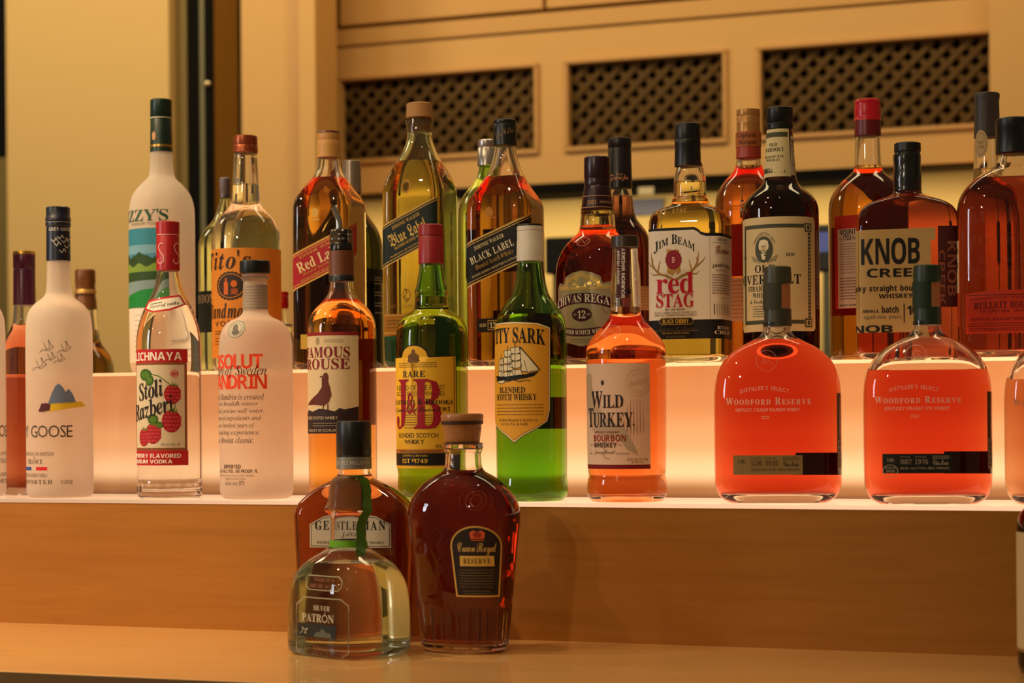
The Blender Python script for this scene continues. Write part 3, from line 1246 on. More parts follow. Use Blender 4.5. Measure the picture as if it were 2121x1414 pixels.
a.lines(650, 700, (876, 881), 1.2, paper('a89070', 0), 9, 3)
a.build()
a = Art(b, 'back_label')
L_ = b.table(800)[1][-1] * b.sc
a.rect(L_ / 2 - 48, 700, L_ / 2 + 48, 880, paper('7a3020', .15), 0, px=False)
a.build()

# J&B-like green bottle
b = bot('whisky_bottle', 'green bottle with red cap and yellow label bearing two big red initials', 897, (YL, ZL),
        [(540, 24), (560, 25.5), (596, 32), (604, 36), (608, 33), (634, 34.5), (642, 37), (650, 50), (658, 62), (672, 70), (690, 74), (720, 74.5), (968, 74.5), (980, 72), (992, 73), (1020, 73), (1030, 68), (1034, 62)])
LGR = liquidmat('green_whisky', (.36, .37, .02))
b.glass(GREENG, 615, LGR, 4, 10)
b.lathe('cap', [(465, 22), (467, 25.5), (488, 26), (489, 24.5), (492, 26), (546, 26.5), (548, 22)], pm('941820', .38), ribs=(36, 470, 486, .018))
a = Art(b, 'label')
wl = a.u(943, 850)
# arched top
pts = [(-85, 742), (-44, 742)]
cxu = a.u(857, 740)
pts = [(-88, 742), (cxu - 33, 742)] + [(cxu - 30 * math.cos(t), 740 - 22 * math.sin(t)) for t in np.linspace(0, math.pi, 14)] + [(cxu + 33, 742), (wl, 740), (wl, 968), (-88, 968)]
a.poly([(p[0] + (2.5 if p[0] > 0 else 0), p[1] - 2.5) for p in pts], INK, 0, px=False)
a.poly(pts, YELL, 1, px=False)
a.line([(wl - 6, 744), (wl - 4, 744), (wl - 4, 900), (wl - 4, 925)], 1.5, INK, 2, px=False)
cr = paper('6b4a18', 0)
for dx, dy, rx, ry in ((0, 738, 7, 8), (-8, 742, 5, 7), (8, 742, 5, 7), (0, 729, 4, 4), (-6, 748, 8, 4), (6, 748, 8, 4)):
    a.ell(cxu + dx, dy, rx, ry, cr, 2, px=False, sc=.1)
a.lines(828, 905, (753, 757, 761), 1.3, cr, 4, 2)
a.text('RARE', 769, 782, INK, 'serif', x0=836, x1=881)
a.text('A BLEND OF THE FINEST', 798, 809, cr, 'plain', x1=921, w=122)
a.text('OLD SCOTCH WHISKIES', 811, 820, cr, 'plain', x1=920, w=120)
RJ = paper('9c1226', .05)
a.text('J', 786, 888, RJ, 'serif', x0=824, x1=848, layer=3)
a.text('B', 786, 887, RJ, 'serif', x0=858, x1=914, layer=3)
a.text('&', 813, 857, RJ, 'serif', x0=844, x1=862, layer=5)
a.text('Justerini & Brooks', 826, 839, INK, 'serif-sc', x1=936, w=152, layer=4)
a.text('St. James\'s Street, London S.W.1', 842, 855, INK, 'script', x1=931, w=150, layer=4, track=-.02)
a.lines(838, 905, (859, 864, 869, 874, 879, 885), 1.4, cr, 6, 2)
a.text('BLENDED SCOTCH', 896, 905, INK, 'plain', x1=907, w=96)
a.text('WHISKY', 909, 918, INK, 'plain', x0=839, x1=879)
a.text('40%Alc', 919, 927, cr, 'plain', x0=901, w=26)
a.rect(-88, 929, wl, 936, paper('b06a2a', .1), 2, px=False)
a.rect(-88, 937, wl, 962, INK, 2, px=False)
a.text('DISTILLED & BOTTLED IN SCOTLAND', 931, 935, cr, 'plain', x1=912, w=96, layer=3)
a.text('JUSTERINI & BROOKS', 940, 945, YELL, 'plain', x0=836, x1=886, layer=4)
a.text('EST  1749', 948, 957, YELL, 'sans', x0=836, x1=886, layer=4)
a.text('D', 948, 954, YELL, 'sans', x0=855, x1=861, layer=4)
a.build()
a = Art(b, 'embossed_signature', vcut=True)
a.text('J&B', 652, 674, relief('d8d83a', .4), 'script', x0=838, x1=890, rot=6, layer=1)
a.build()

# yellow shield
b = bot('whisky_bottle', 'green bottle with white cap and yellow shield label of a sailing ship', 1102, (YL, ZL),
        [(538, 26), (556, 27.5), (580, 31), (600, 35.5), (614, 40), (628, 52), (644, 63), (660, 70), (680, 73.5), (700, 74), (960, 74), (985, 73), (1005, 75.5), (1022, 75.5), (1032, 71), (1038, 63)])
b.glass(GREENG, 653, liquidmat('yellow_green_whisky', (.22, .48, .03)), 4, 10)
b.lathe('cap', [(468, 25), (470, 27), (478, 27), (479, 26), (482, 27.3), (488, 26.4), (491, 27.3), (497, 26.4), (500, 27.5), (541, 28), (543, 24)], pm('d8cfc0', .4))
b.lathe('cap_top', [(464.5, 22), (465, 25.5), (469, 26.5), (470, 25)], BLK)
a = Art(b, 'label')


def shield(m, lay, q):
    L, R = a.u(1029, 760) - 40, a.u(1140, 760)
    c = a.u(1066, 900)
    pts = [(c - 90 + q, 676 + q), (c - 60, 669 + q), (c, 668 + q), (c + 50, 671 + q), (R - q, 680 + q), (R - q - 2, 850), (R - q - 8, 872), (c + 48, 888 - q), (c + 20, 902 - q), (c, 917 - q * 1.3), (c - 20, 902 - q), (c - 48, 888 - q), (c - 80 + q, 872), (c - 88 + q, 850)]
    a.poly(pts, m, lay, px=False)


shield(INK, 0, 0)
shield(paper('efd9a4', .1), 1, 1.5)
shield(paper('c88a2a', .1), 2, 4.5)
shield(paper('f2ae35', .15), 3, 6)
a.text('CUTTY SARK', 680, 712, INK, 'serif-sc' if False else 'serif', x1=1128, w=158, layer=5, track=.03, bend=6)
S1, S2 = paper('f2e2b8', .1), INK
for (x, w0, ys) in ((1040, 7, (745, 757, 770, 782)), (1053, 10, (728, 742, 757, 772)), (1068, 11, (722, 736, 751, 768))):
    for i, y in enumerate(ys):
        q = w0 + i * 1.6
        ux = a.u(x, y)
        P = [(ux - q, y), (ux + q * .8, y - 2), (ux + q, y + 10), (ux + q * .2, y + 13), (ux - q * .8, y + 11)]
        a.poly(P, S1, 4, px=False)
        a.line(P, 1.0, S2, 5, px=False, closed=True)
    a.line([(x, ys[0] - 10), (x, 790)], 1.2, S2, 5)
P = [(1078, 722), (1094, 740), (1110, 760), (1116, 768), (1095, 772), (1080, 770)]
a.poly(P, S1, 4)
a.line(P, 1.1, S2, 5, closed=True)
a.line([(1078, 720), (1119, 768)], 1.1, S2, 5)
a.line([(1086, 748), (1092, 770)], .9, S2, 5)
a.poly([(1030, 778), (1045, 781), (1090, 776), (1116, 770), (1105, 780), (1090, 784), (1060, 789), (1032, 788)], INK, 5)
a.line([(1030, 789), (1045, 787), (1052, 791), (1066, 787), (1076, 791), (1090, 788), (1098, 790)], 1.4, INK, 5)
a.text('BLENDED', 802, 814, INK, 'serif', x0=1037, x1=1088, layer=5)
a.text('SCOTCH WHISKY', 816, 829, INK, 'serif', x1=1111, w=98, layer=5)
a.lines(1032, 1125, rows(838, 858, 4), 1.5, paper('8a5a18', 0), 8, 5)
a.text('Distilled Blended & Bottled in', 866, 872, paper('8a5a18', 0), 'seri', x1=1112, w=90, layer=5)
a.text('SCOTLAND', 875, 880, INK, 'plain', x0=1040, x1=1094, layer=5, track=.25)
a.build()
a = Art(b, 'back_label')
L_ = b.table(800)[1][-1] * b.sc
a.rect(L_ / 2 - 60, 822, L_ / 2 + 75, 888, paper('2a3208', .25), 0, px=False)
a.build()

# wild bird bourbon
b = bot('bourbon_bottle', 'square-shouldered orange bourbon bottle with white turkey label and tall clear neck', 1299, (YL, ZL),
        [(494, 24), (500, 25.5), (540, 27), (600, 29.5), (640, 31), (656, 33), (668, 42), (682, 56), (698, 70), (712, 79), (722, 82.5), (738, 83), (744, 81.5), (752, 83), (972, 82), (982, 78.5), (992, 82.5), (1018, 83.5), (1030, 80), (1037, 72)])
b.glass(CLEAR, 637, liquidmat('orange_bourbon', (.82, .26, .07)), 5, 13, airtop=515)
b.lathe('cap', [(488.5, 24), (490, 28.5), (512, 29), (514, 25)], pm('33251c', .35))
hh = b.hs.copy()
a = Art(b, 'neck_strip', lift=.0007)
ns = paper('4a1c18', .1)
u0 = a.u(1278, 560)
a.rect(u0, 515, u0 + 27, 618, ns, 0, px=False)
a.rect(u0 + 21, 600, u0 + 30, 610, paper('251310', 0), 1, px=False)
a.text('KENTUCKY STRAIGHT', 520, 590, INKW, 'sans', x0=u0 + 2, x1=u0 + 7, px=False, vert=1)
a.text('BOURBON WHISKEY', 516, 618, INKW, 'sans', x0=u0 + 11, x1=u0 + 18, px=False, vert=1)
a.build()
a = Art(b, 'label')
wl = a.u(1345, 850)
wp = paper('f2dcc0', .32)
a.rect(-90, 754, wl, 960, wp, 0, px=False)
a.rect(-90, 960, wl, 969, paper('7e1a1c', .2), 0, px=False)
tk = paper('bfa488', .1)
a.poly([(1216, 780), (1220, 772), (1226, 776), (1227, 800), (1232, 830), (1250, 860), (1280, 880), (1298, 890), (1312, 920), (1322, 941), (1300, 930), (1285, 910), (1262, 905), (1240, 895), (1224, 870), (1218, 840)], tk, 1)
a.line([(1255, 900), (1252, 945), (1262, 948)], 3, tk, 1)
a.ell(1321, 793, 27, 27, paper('dcc0a2', .1), 1, inner=.95)
a.ell(1321, 793, 20, 20, paper('dcc0a2', .1), 1, inner=.94)
a.text('KENTUCKY', 789, 797, paper('d3b595', .1), 'sans', x0=1302, x1=1342, rot=12)
WI = paper('231a16', 0)
a.text('Wild', 810, 845, WI, 'serif-sc', x1=1291, w=78, track=.02)
a.text('Turkey', 845, 884, WI, 'serif-sc', x1=1310, w=110, track=.02)
a.ell(1312, 879, 1.8, 1.8, WI, 2)
a.ell(1249, 793, 3.5, 5, WI, 2)
a.text('KENTUCKY STRAIGHT', 892, 896, paper('7a2a20', 0), 'sans', x1=1284, w=60)
a.text('BOURBON', 899, 913, paper('8e2a22', 0), 'sans', x1=1297, w=76, track=.14)
a.text('WHISKEY', 915, 925, WI, 'sans', x0=1232, x1=1278, track=.1)
a.line([(1225, 920), (1229, 920)], 1.3, WI)
a.line([(1281, 920), (1287, 920)], 1.3, WI)
a.text('MASTER', 936, 939, WI, 'plain', x1=1229, w=14)
a.text('Jimmy Russell', 930, 941, paper('7a6653', 0), 'script', x0=1233, x1=1275, track=-.02)
a.text('DISTILLER', 936, 939, WI, 'plain', x0=1277, x1=1304)
a.text('40.5% ALC BY VOL', 947, 952, paper('7a3a2a', 0), 'plain', x0=1298, x1=1341)
a.text('(81 PROOF)', 954, 958, paper('7a3a2a', 0), 'plain', x0=1307, x1=1333)
a.build()
a = Art(b, 'embossed_pattern', vcut=True)
ec = relief('ffc09a', .35)
a.ell(1268, 690, 19, 15, ec, 0, inner=.9)
a.line([(1258, 692), (1266, 686), (1274, 694), (1280, 688)], 1.2, ec, 0)
a.build()

# oval reserve bottles
WB = [(668, 28), (682, 28.5), (692, 32), (700, 42), (708, 58), (718, 78), (732, 98), (752, 115), (775, 125), (800, 129.5), (830, 131), (985, 131), (1008, 129), (1024, 123), (1034, 113), (1040, 100)]


def oval(ax, label, level, liq, cap_hex, lab, strip_mat, yaw, rye, dy=0):
    b = bot('bourbon_bottle', label, ax, (YL, ZL), [(y + dy, h) for y, h in WB], n=2.9, d=.52, yaw=yaw)
    b.glass(CLEAR, level, liq, 9, 19, airtop=570 + dy)
    # tall stopper under a clear shrink sleeve, dark paper strips over it
    cm = pm(cap_hex, .4)
    b.lathe('cap', [(552 + dy, 24), (554 + dy, 28), (574 + dy, 29), (588 + dy, 28.8), (589 + dy, 25)], cm, dx=2)
    b.lathe('stopper', [(586 + dy, 20), (587 + dy, 26.6), (640 + dy, 26.6), (642 + dy, 22)], pm('b5703f', .35, coat=.8), dx=2)
    b.lathe('neck_band', [(639 + dy, 24), (640 + dy, 28), (676 + dy, 28.6), (677 + dy, 25)], cm, dx=2)
    o = Bottle.__new__(Bottle)
    o.__dict__.update(b.__dict__)
    o.ys, o.hs, o.ks = np.array([400., 900]), np.array([27.4, 27.4]), np.zeros(2)
    o.n, o.d = 2, 1
    a = Art(o, 'seal_strip', lift=.0006)
    u1 = a.u(ax + 6, 610 + dy)
    a.rect(u1 - 62, 587 + dy, u1, 642 + dy, paper(cap_hex, .05), 0, px=False)
    a.build()
    return b


RS = liquidmat('red_bourbon', (.56, .045, .013))


def reserve_print(b, ax, dy, rye, lab_hex):
    a = Art(b, 'front_lettering')
    lt = LT
    a.text("DISTILLER'S SELECT", 800 + dy, 808 + dy, lt, 'plain', x0=ax - 77, x1=ax + 21, bend=7, track=.2)
    a.text('Woodford Reserve', 824 + dy, 838 + dy, lt, 'serif-sc', x0=ax - 106, x1=ax + 66, track=.14)
    a.text('KENTUCKY STRAIGHT %s WHISKEY' % ('RYE' if rye else 'BOURBON'), 845 + dy, 852 + dy, lt, 'plain', x0=ax - 86, x1=ax + 44)
    a.line([(ax - 34, 862 + dy), (ax - 18, 862 + dy)], 1, lt)
    a.line([(ax - 34, 866 + dy), (ax - 18, 866 + dy)], 1, lt)
    a.build()
    a = Art(b, 'label')
    x0, x1 = ax - 91, ax + 49
    fg = paper('3c3424', 0) if not rye else paper('a99a80', .1)
    a.rect(x0, 941 + dy, x1, 981 + dy, paper(lab_hex, .2 if not rye else .05), 0)
    a.text('1.0L', 950 + dy, 957 + dy, fg, 'serif', x0=x0 + 9, x1=x0 + 25)
    a.text('BATCH NO.', 946 + dy, 949 + dy, fg, 'plain', x0=x0 + 36, x1=x0 + 56)
    a.text('1236' if not rye else '0007', 952 + dy, 962 + dy, fg, 'mono', x0=x0 + 36, x1=x0 + 58)
    a.text('BOTTLE NO.', 946 + dy, 949 + dy, fg, 'plain', x0=x0 + 66, x1=x0 + 88)
    a.text('0545' if not rye else '1976', 952 + dy, 962 + dy, fg, 'mono', x0=x0 + 65, x1=x0 + 91)
    a.lines(x0 + 100, x0 + 134, (946 + dy, 950 + dy), 1.4, fg, 2)
    a.text('Chris Morris', 953 + dy, 964 + dy, fg, 'script', x0=x0 + 101, x1=x0 + 132, track=-.03)
    a.text(('45.2% ALC/VOL (90.4 PROOF)'), 968 + dy, 974 + dy, fg, 'serif', x0=x0 + 36, x1=x0 + 134)
    if rye:
        a.ell(x0 + 16, 976 + dy, 16, 13, fg, 1, inner=.9)
        a.text('PROPRIETARY', 968 + dy, 972 + dy, fg, 'plain', x0=x0 + 5, x1=x0 + 28)
        a.text('BATCH', 974 + dy, 979 + dy, fg, 'sans', x0=x0 + 8, x1=x0 + 25)
    a.build()
    a = Art(b, 'back_label')
    L_ = b.table(900)[1][-1] * b.sc
    a.rect(L_ / 2 - 110, 938 + dy, L_ / 2 - 35, 984 + dy, paper('3a0d18', .1), 0, px=False)
    a.build()
    a = Art(b, 'side_label')
    us = a.u(ax + 121, 900)
    sd = paper('6a4a3e', .1)
    a.rect(us - 4, 815 + dy, us + 14, 972 + dy, sd, 0, px=False)
    a.rect(us - 2, 912 + dy, us + 13, 972 + dy, paper('cdb7a4', .1), 1, px=False)
    for i in range(16):
        a.rect(us, 914 + dy + i * 3.5, us + 11, 914 + dy + i * 3.5 + (1.2 + (i * 7 % 3) * .5), INK, 2, px=False)
    a.build()
    a = Art(b, 'embossed_pattern', vcut=True)
    sl = relief('e8a088' if not rye else 'f0d8c0', .4)
    yc = 748 + dy if not rye else 740 + dy
    a.ell(ax - 24, yc, 22, 22, sl, 0, inner=.93)
    for p in (((ax - 30, yc - 6), (ax - 26, yc + 6), (ax - 20, yc - 2), (ax - 12, yc + 8)), ((ax - 34, yc + 8), (ax - 26, yc - 10), (ax - 16, yc - 8))):
        a.line(p, 1.4, sl, 0)
    a.build()


b = oval(1612, 'oval orange-red bourbon bottle full to the neck with a grey-green seal strip', 706, RS, '3d3c2c', None, None, 12, False)
reserve_print(b, 1612, 0, False, '8f7a4a')
b = oval(1922, 'oval bourbon bottle with dark green seal strip and liquid below the shoulder', 767, RS, '1c3322', None, None, 12, True, -3)
reserve_print(b, 1922, -3, True, '14160f')
b = oval(2216, 'oval brown bourbon bottle cut by the right picture edge', 785, liquidmat('brown_bourbon', (.48, .17, .07)), '2a2418', None, None, 6, False, 2)
a = Art(b, 'front_lettering')
a.text('Woodford Reserve', 826, 840, paper('d9a080', .4), 'serif-sc', x0=2105, x1=2282, track=.14)
a.build()

# ============ on the counter
b = bot('whiskey_bottle', 'broad amber bottle with black cap and silver name plate standing behind the squat clear bottle', 737, (1.928, ZC),
        [(940, 34), (972, 34.5), (984, 36), (992, 44), (1000, 62), (1012, 84), (1028, 104), (1042, 118), (1056, 124), (1064, 125.5), (1072, 125.5), (1085, 124.5), (1170, 121), (1250, 117), (1320, 114), (1336, 112), (1344, 106), (1348, 98)], n=5, d=.46, yaw=8)
b.glass(CLEAR, 984, liquidmat('amber_whiskey', (.62, .17, .03), .06), 6, 14)
b.lathe('cap', [(871, 32), (873, 35.5), (876, 36.5), (940, 36.5), (941, 36), (944, 36.5), (946, 34)], BLK, dx=-1)
b.lathe('silver_band', [(945, 35), (946, 36.8), (970, 36.8), (971, 34)], pm('8f8a80', .4, .6), dx=-1)
ys0, hs0, ks0 = b.ys, b.hs, b.ks
b.ys, b.hs, b.ks = np.array([800., 990]), np.array([37.5, 37.5]), np.zeros(2)
a = Art(b, 'band_print')
a.text('DOUBLE MELLOWED', 954, 961, paper('c8c0b0', 0), 'plain', x0=699, x1=766, track=.22)
a.build()
b.ys, b.hs, b.ks = ys0, hs0, ks0
a = Art(b, 'name_plate')
sv = pm('b4aa98', .5)


def plate(q, m, l):
    a.poly([(643 + q, 1130 - q), (643 + q, 1082 + q * .6), (672, 1066 + q), (725, 1058 + q), (778, 1066 + q), (808 - q, 1082 + q * .6), (808 - q, 1130 - q)], m, l, y=1100)


plate(0, sv, 0)
plate(2.5, pm('4d463b', .5), 1)
plate(4, sv, 2)
a.text('GENTLEMAN', 1075, 1094, INK, 'serif', x0=654, x1=797, layer=3, track=.14)
a.text('JACK', 1098, 1110, INKG, 'script', xc=725, w=40, layer=3)
a.text('DOUBLE MELLOWED TENNESSEE WHISKEY', 1117, 1122, INK, 'serif', x0=658, x1=795, layer=3, track=.15)
a.build()

b = bot('tequila_bottle', 'squat clear bottle with ball cork and green ribbon in front of the amber one', 723, ('px', 723, 1352, ZC),
        [(1056, 33), (1062, 34), (1112, 35), (1126, 36.5), (1133, 42), (1142, 56), (1152, 73), (1162, 88), (1174, 101), (1190, 112), (1205, 119), (1222, 123), (1250, 126), (1280, 127), (1335, 127), (1352, 126), (1360, 122), (1365, 112)], n=3.6, d=.82, yaw=-24)
b.glass(CLEAR, 1163, liquidmat('clear_tequila', (.88, .92, .72)), 6, 16)
b.lathe('cork', [(985, 8), (985.5, 18), (989, 27), (996, 33), (1006, 36), (1020, 37), (1036, 38), (1046, 40), (1052, 42), (1056, 38)], pm('9c5f2a', .5, bump=.3, coat=.5), it=1)
b.lathe('shrink_sleeve', [(984, 9), (984.4, 19), (988, 29), (996, 35.5), (1006, 38.5), (1020, 39.5), (1040, 42), (1050, 47), (1055, 49), (1060, 45), (1066, 37), (1074, 35.6), (1110, 36.6), (1116, 36.8), (1117, 35.8)], glassmat('clear_sleeve', None, .01, .12, 1.06), it=1)
RIB = paper('6fb01e', .35)
b.lathe('ribbon', [(1117, 35), (1117.5, 37.5), (1131, 40.5), (1131.5, 36)], RIB)
V, Fc = [], []
rb = [(760, 985), (764, 992), (766, 1010), (760, 1040), (755, 1075), (752, 1105), (746, 1125), (748, 1150)]
for i, (x, y) in enumerate([(726, 983), (740, 984), (752, 992), (757, 1010), (757, 1030), (758, 1048), (760, 1056), (752, 1068), (746, 1085), (746, 1110), (745, 1130), (744, 1150)]):
    h = (16, 36, 40, 40, 41, 47, 50, 42, 38, 38, 42, 56)[i]
    lat = x - 724
    dep = math.sqrt(max(h * h - lat * lat, 16)) + 1.5
    for sg in (-1, 1):
        p = b.rv * ((lat + 5 + sg * 10) / b.sc) + b.view * (dep - (2 if sg > 0 else 0)) / b.sc
        V.append((p[0], p[1], b.z(y)))
for i in range(11):
    Fc.append((2 * i, 2 * i + 2, 2 * i + 3, 2 * i + 1))
rbo = b._auto('ribbon_tail', V, Fc, RIB, None)
rbo.data.materials[0] = paper('4a6b22', .45)
a = Art(b, 'etched_label')
et = paper('cfc6ae', .3)
ed = paper('b7b294', .3)
o8 = [(633, 1230), (690, 1230), (706, 1230), (722, 1243), (722, 1338), (708, 1352), (632, 1352), (616, 1338), (616, 1246)]
a.line([(p[0], p[1]) for p in o8], 2.0, ed, 0, closed=True)
a.line([(640, 1186), (703, 1186), (709, 1193), (708, 1206), (700, 1214), (642, 1214), (636, 1206), (637, 1192)], 1.6, ed, 0, closed=True)
tq = paper('8a5a3c', .2)
a.text('TEQUILA', 1190, 1198, tq, 'serif', x0=652, x1=694, layer=1)
a.text('100% DE AGAVE', 1202, 1210, tq, 'serif', x0=643, x1=702, layer=1)
a.text('SILVER', 1245, 1255, et, 'serif', x0=652, x1=685, layer=3)
a.text('PATRÓN', 1258, 1279, et, 'serif', x0=628, w=96, layer=3, track=.02)
a.rect(619, 1283, 697, 1310, paper('23261f', .15), 0)
a.line([(624, 1305), (630, 1297), (628, 1291), (634, 1296), (640, 1293), (633, 1302), (637, 1304)], 1.5, et, 2)
a.poly([(652, 1309), (656, 1300), (664, 1298), (670, 1290), (676, 1298), (686, 1300), (688, 1309)], paper('5f625a', .2), 1)
a.text('100%', 1328, 1335, tq, 'serif', x0=650, x1=684, layer=1)
a.text('AGAVE', 1336, 1342, tq, 'serif', x0=650, x1=684, layer=1)
a.build()
a = Art(b, 'back_label')  # no label: thin film added to paint olive haze into the bottle
L_ = b.table(1300)[1][-1] * b.sc
a.rect(L_ / 2 - 100, 1180, L_ / 2 + 6, 1350, relief('c2b078', .30), 0, px=False)

a.build()

b = bot('whisky_bottle', 'dark red-brown decanter bottle with cork stopper and fluted foot on the counter', 963, ('px', 963, 1347, ZC),
        [(916, 36), (922, 39.5), (934, 40), (938, 36), (944, 37), (966, 38), (976, 44), (984, 60), (996, 78), (1012, 95), (1030, 108), (1048, 115), (1064, 117), (1080, 116.5), (1120, 112), (1200, 104), (1236, 100.5), (1240, 98.5), (1246, 99), (1300, 94), (1332, 91), (1344, 89), (1352, 84), (1356, 76)], n=2.6, d=.66, yaw=-6, flute=(1242, 1338, 30, .05))
b.glass(CLEAR, 974, liquidmat('dark_whisky', (.40, .065, .028), .06), 6, 18, airtop=926)
b.lathe('stopper_collar', [(880, 32), (885, 38), (915, 34), (920, 37)], pm('8a4a20', .5))
b.lathe('stopper', [(856, 38), (858, 45), (872, 43.5), (874, 41), (900, 38), (914, 36.5), (916, 33)], pm('a36a34', .45, coat=.6), it=1, dx=-2)
b.lathe('stopper_ring', [(871, 42), (872, 44.2), (878, 43.6), (879, 41)], pm('3c1d10', .4), dx=-2)
b.lathe('glass_ring', [(916, 38), (918, 41), (926, 41.5), (930, 39)], CLEAR)
a = Art(b, 'label')


def arch(q, m, l):
    c0 = a.u(986, 1150)
    hw0, hw1 = 55 - q, 46 - q
    P = [(c0 - hw1, 1229 - q)]
    P += [(c0 - hw0 * math.cos(t), 1126 - (42 - q) * math.sin(t)) for t in np.linspace(0, math.pi, 16)]
    P += [(c0 + hw1, 1229 - q)]
    a.poly(P, m, l, px=False)


arch(0, GOLDP, 0)
arch(3.5, paper('21150e', 0), 1)
cu = a.u(988, 1108)
CR = paper('d25a2e', .1)
a.poly([(cu - 14, 1110), (cu - 16, 1098), (cu - 9, 1093), (cu, 1096), (cu + 9, 1093), (cu + 16, 1098), (cu + 14, 1110)], CR, 2, px=False)
a.ell(cu, 1102, 9, 6, paper('8a2a14', 0), 3, px=False)
a.line([(cu - 12, 1113), (cu + 12, 1113)], 2, CR, 2, px=False)
cl = paper('c4a05a', .05)
a.text('Crown Royal', 1118, 1146, cl, 'script', x0=948, x1=1027, layer=2, track=-.03)
a.rect(953, 1145, 1022, 1166, GOLDP, 2)
a.text('RESERVE', 1150, 1161, paper('33200e', 0), 'serif', x0=960, x1=1015, layer=3, track=.1)
dim = paper('6a5334', 0)
a.lines(952, 1022, rows(1174, 1202, 6), 1.6, dim, 4, 2)
a.text('Blended Canadian Whisky', 1205, 1212, dim, 'script', x0=955, x1=1018)
a.lines(960, 1014, (1217, 1222), 1.5, dim, 6, 2)
a.build()
a = Art(b, 'embossed_pattern', vcut=True)
em = relief('a05038', .3)
a.ell(a.u(985, 1033), 1033, 22, 20, em, 0, px=False, inner=.92)
a.ell(a.u(985, 1033), 1033, 12, 13, em, 0, px=False, inner=.85)
for q in (-1, 1):
    a.line([(985 + q * 26, 1018), (985 + q * 34, 1030), (985 + q * 30, 1046)], 1.5, em, 0)
for k in range(4):
    y = 1090 + k * 34
    a.line([(905, y), (918, y + 17), (907, y + 34)], 1.3, em, 0)
    a.line([(1052 - k * 2, y), (1060 - k * 2, y + 17), (1050 - k * 2, y + 34)], 1.3, em, 0)
a.build()

b = bot('liqueur_bottle', 'dark bottle with cream label cut by the lower right picture edge', 2196, ('px', 2196, 1392, ZC),
        [(990, 30), (1020, 34), (1040, 52), (1052, 70), (1066, 80), (1084, 85), (1110, 86), (1370, 86), (1386, 84), (1396, 78)])
b.glass(BROWNG, 1030, liquidmat('dark_liqueur', (.10, .03, .02), .06), 5, 12)
b.lathe('cap', [(930, 30), (932, 33), (992, 34), (993, 31)], BLK)
a = Art(b, 'label')
a.rect(-120, 1100, 120, 1347, paper('cdb487', .05), 0, px=False)
a.rect(-120, 1340, 120, 1347, paper('8a6a30', 0), 1, px=False)
a.build()

# ============ upper step, front row
b = bot('vodka_bottle', 'tallest white frosted bottle with dark green capsule and lake picture', 338, (YU, ZU),
        [(300, 21), (330, 23), (360, 24.5), (370, 29), (380, 40), (394, 53), (410, 62), (430, 66.5), (450, 67.5), (740, 67.5), (765, 66), (776, 60)])
b.glass(FROST2, solid=True)
b.lathe('capsule', [(206, 19), (208, 22), (243, 22.5), (245, 21), (247, 22), (315, 23), (316, 20)], pm('12281c', .35))
b.lathe('capsule_band', [(301, 22.4), (301.5, 23.3), (306, 23.4), (306.5, 22.4)], GOLD)
ys0, hs0, ks0 = b.ys, b.hs, b.ks
b.ys, b.hs, b.ks = np.array([100., 900]), np.array([22.7, 22.7]), np.zeros(2)
a = Art(b, 'capsule_badge')
for xx in (319, 356):
    a.ell(xx, 284, 5, 9, paper('b98a5c', 0), 0)
a.rect(-40, 244.5, 40, 246.5, paper('c8c4a0', 0), 0, px=False)
a.build()
b.ys, b.hs, b.ks = ys0, hs0, ks0
a = Art(b, 'label')
GD = paper('24503a', .1)
a.text("IZZY'S", 439, 464, GD, 'serif', x1=348, w=116, track=.03)
a.text('PREMIUM VODKA', 466, 472, GD, 'plain', x1=340, w=80, track=.2)
wr = a.u(352, 560)
a.rect(-74, 478, wr, 790 - 150, paper('4f8fb0', .3), 0, px=False)
a.rect(-74, 478, wr, 512, paper('3d8ea6', .3), 1, px=False)
a.rect(-74, 512, wr, 530, paper('7fb0c4', .3), 1, px=False)
P = [(-74, 540)] + [(x, 533 + 5 * math.sin(x * .11) - 2 * math.sin(x * .31)) for x in np.linspace(-74, wr, 22)] + [(wr, 590), (-74, 590)]
a.poly(P, paper('2f4a24', .2), 2, px=False)
P = [(-74, 552)] + [(x, 553 + 4 * math.sin(x * .17 + 1)) for x in np.linspace(-74, wr, 22)] + [(wr, 566), (-74, 568)]
a.poly(P, paper('7c9a3a', .2), 3, px=False)
a.poly([(-74, 588), (wr, 582), (wr, 612), (-74, 618)], paper('8aa0a4', .3), 3, px=False)
a.poly([(-74, 620), (-40, 612), (-10, 604), (wr, 598), (wr, 640), (-74, 640)], paper('1f8a3c', .25), 4, px=False)
a.rect(-74, 640, wr, 752, paper('efe6da', .3), 1, px=False)
a.lines(282, 345, rows(655, 740, 9), 1.3, paper('a8a098', 0), 4, 2)
a.build()

b = bot('vodka_bottle', 'clear tall-necked vodka bottle with copper cap and orange label', 512, (YU, ZU),
        [(312, 23), (322, 24.5), (326, 23.5), (345, 25), (385, 27.5), (412, 29), (424, 31), (434, 38), (446, 50), (458, 60), (474, 67.5), (495, 70.5), (520, 71.5), (745, 71.5), (764, 70), (774, 63)])
b.glass(CLEAR, 383, WATER, 4, 10)
b.lathe('cap', [(281, 20), (283, 24.5), (300, 25.3), (302, 24.6), (304, 25.6), (316, 25.8), (318, 22)], pm('9c4a28', .3, .55))
a = Art(b, 'label')
OG = paper('f39a3c', .45)
a.rect(-150, 519, 150, 742, OG, 0, px=False)
IK = paper('2a1a10', 0)
a.text("Tito's", 524, 562, IK, 'seri', x1=519, w=122, layer=3, rot=1)
uo = a.u(478, 596)
a.ell(uo, 596, 36, 29, IK, 1, px=False, n=48, sc=.035)
a.ell(uo, 596, 31, 25, OG, 2, px=False, n=32, inner=.94)
a.rect(uo - 15, 588, uo - 5, 614, paper('d2641e', .2), 3, px=False)
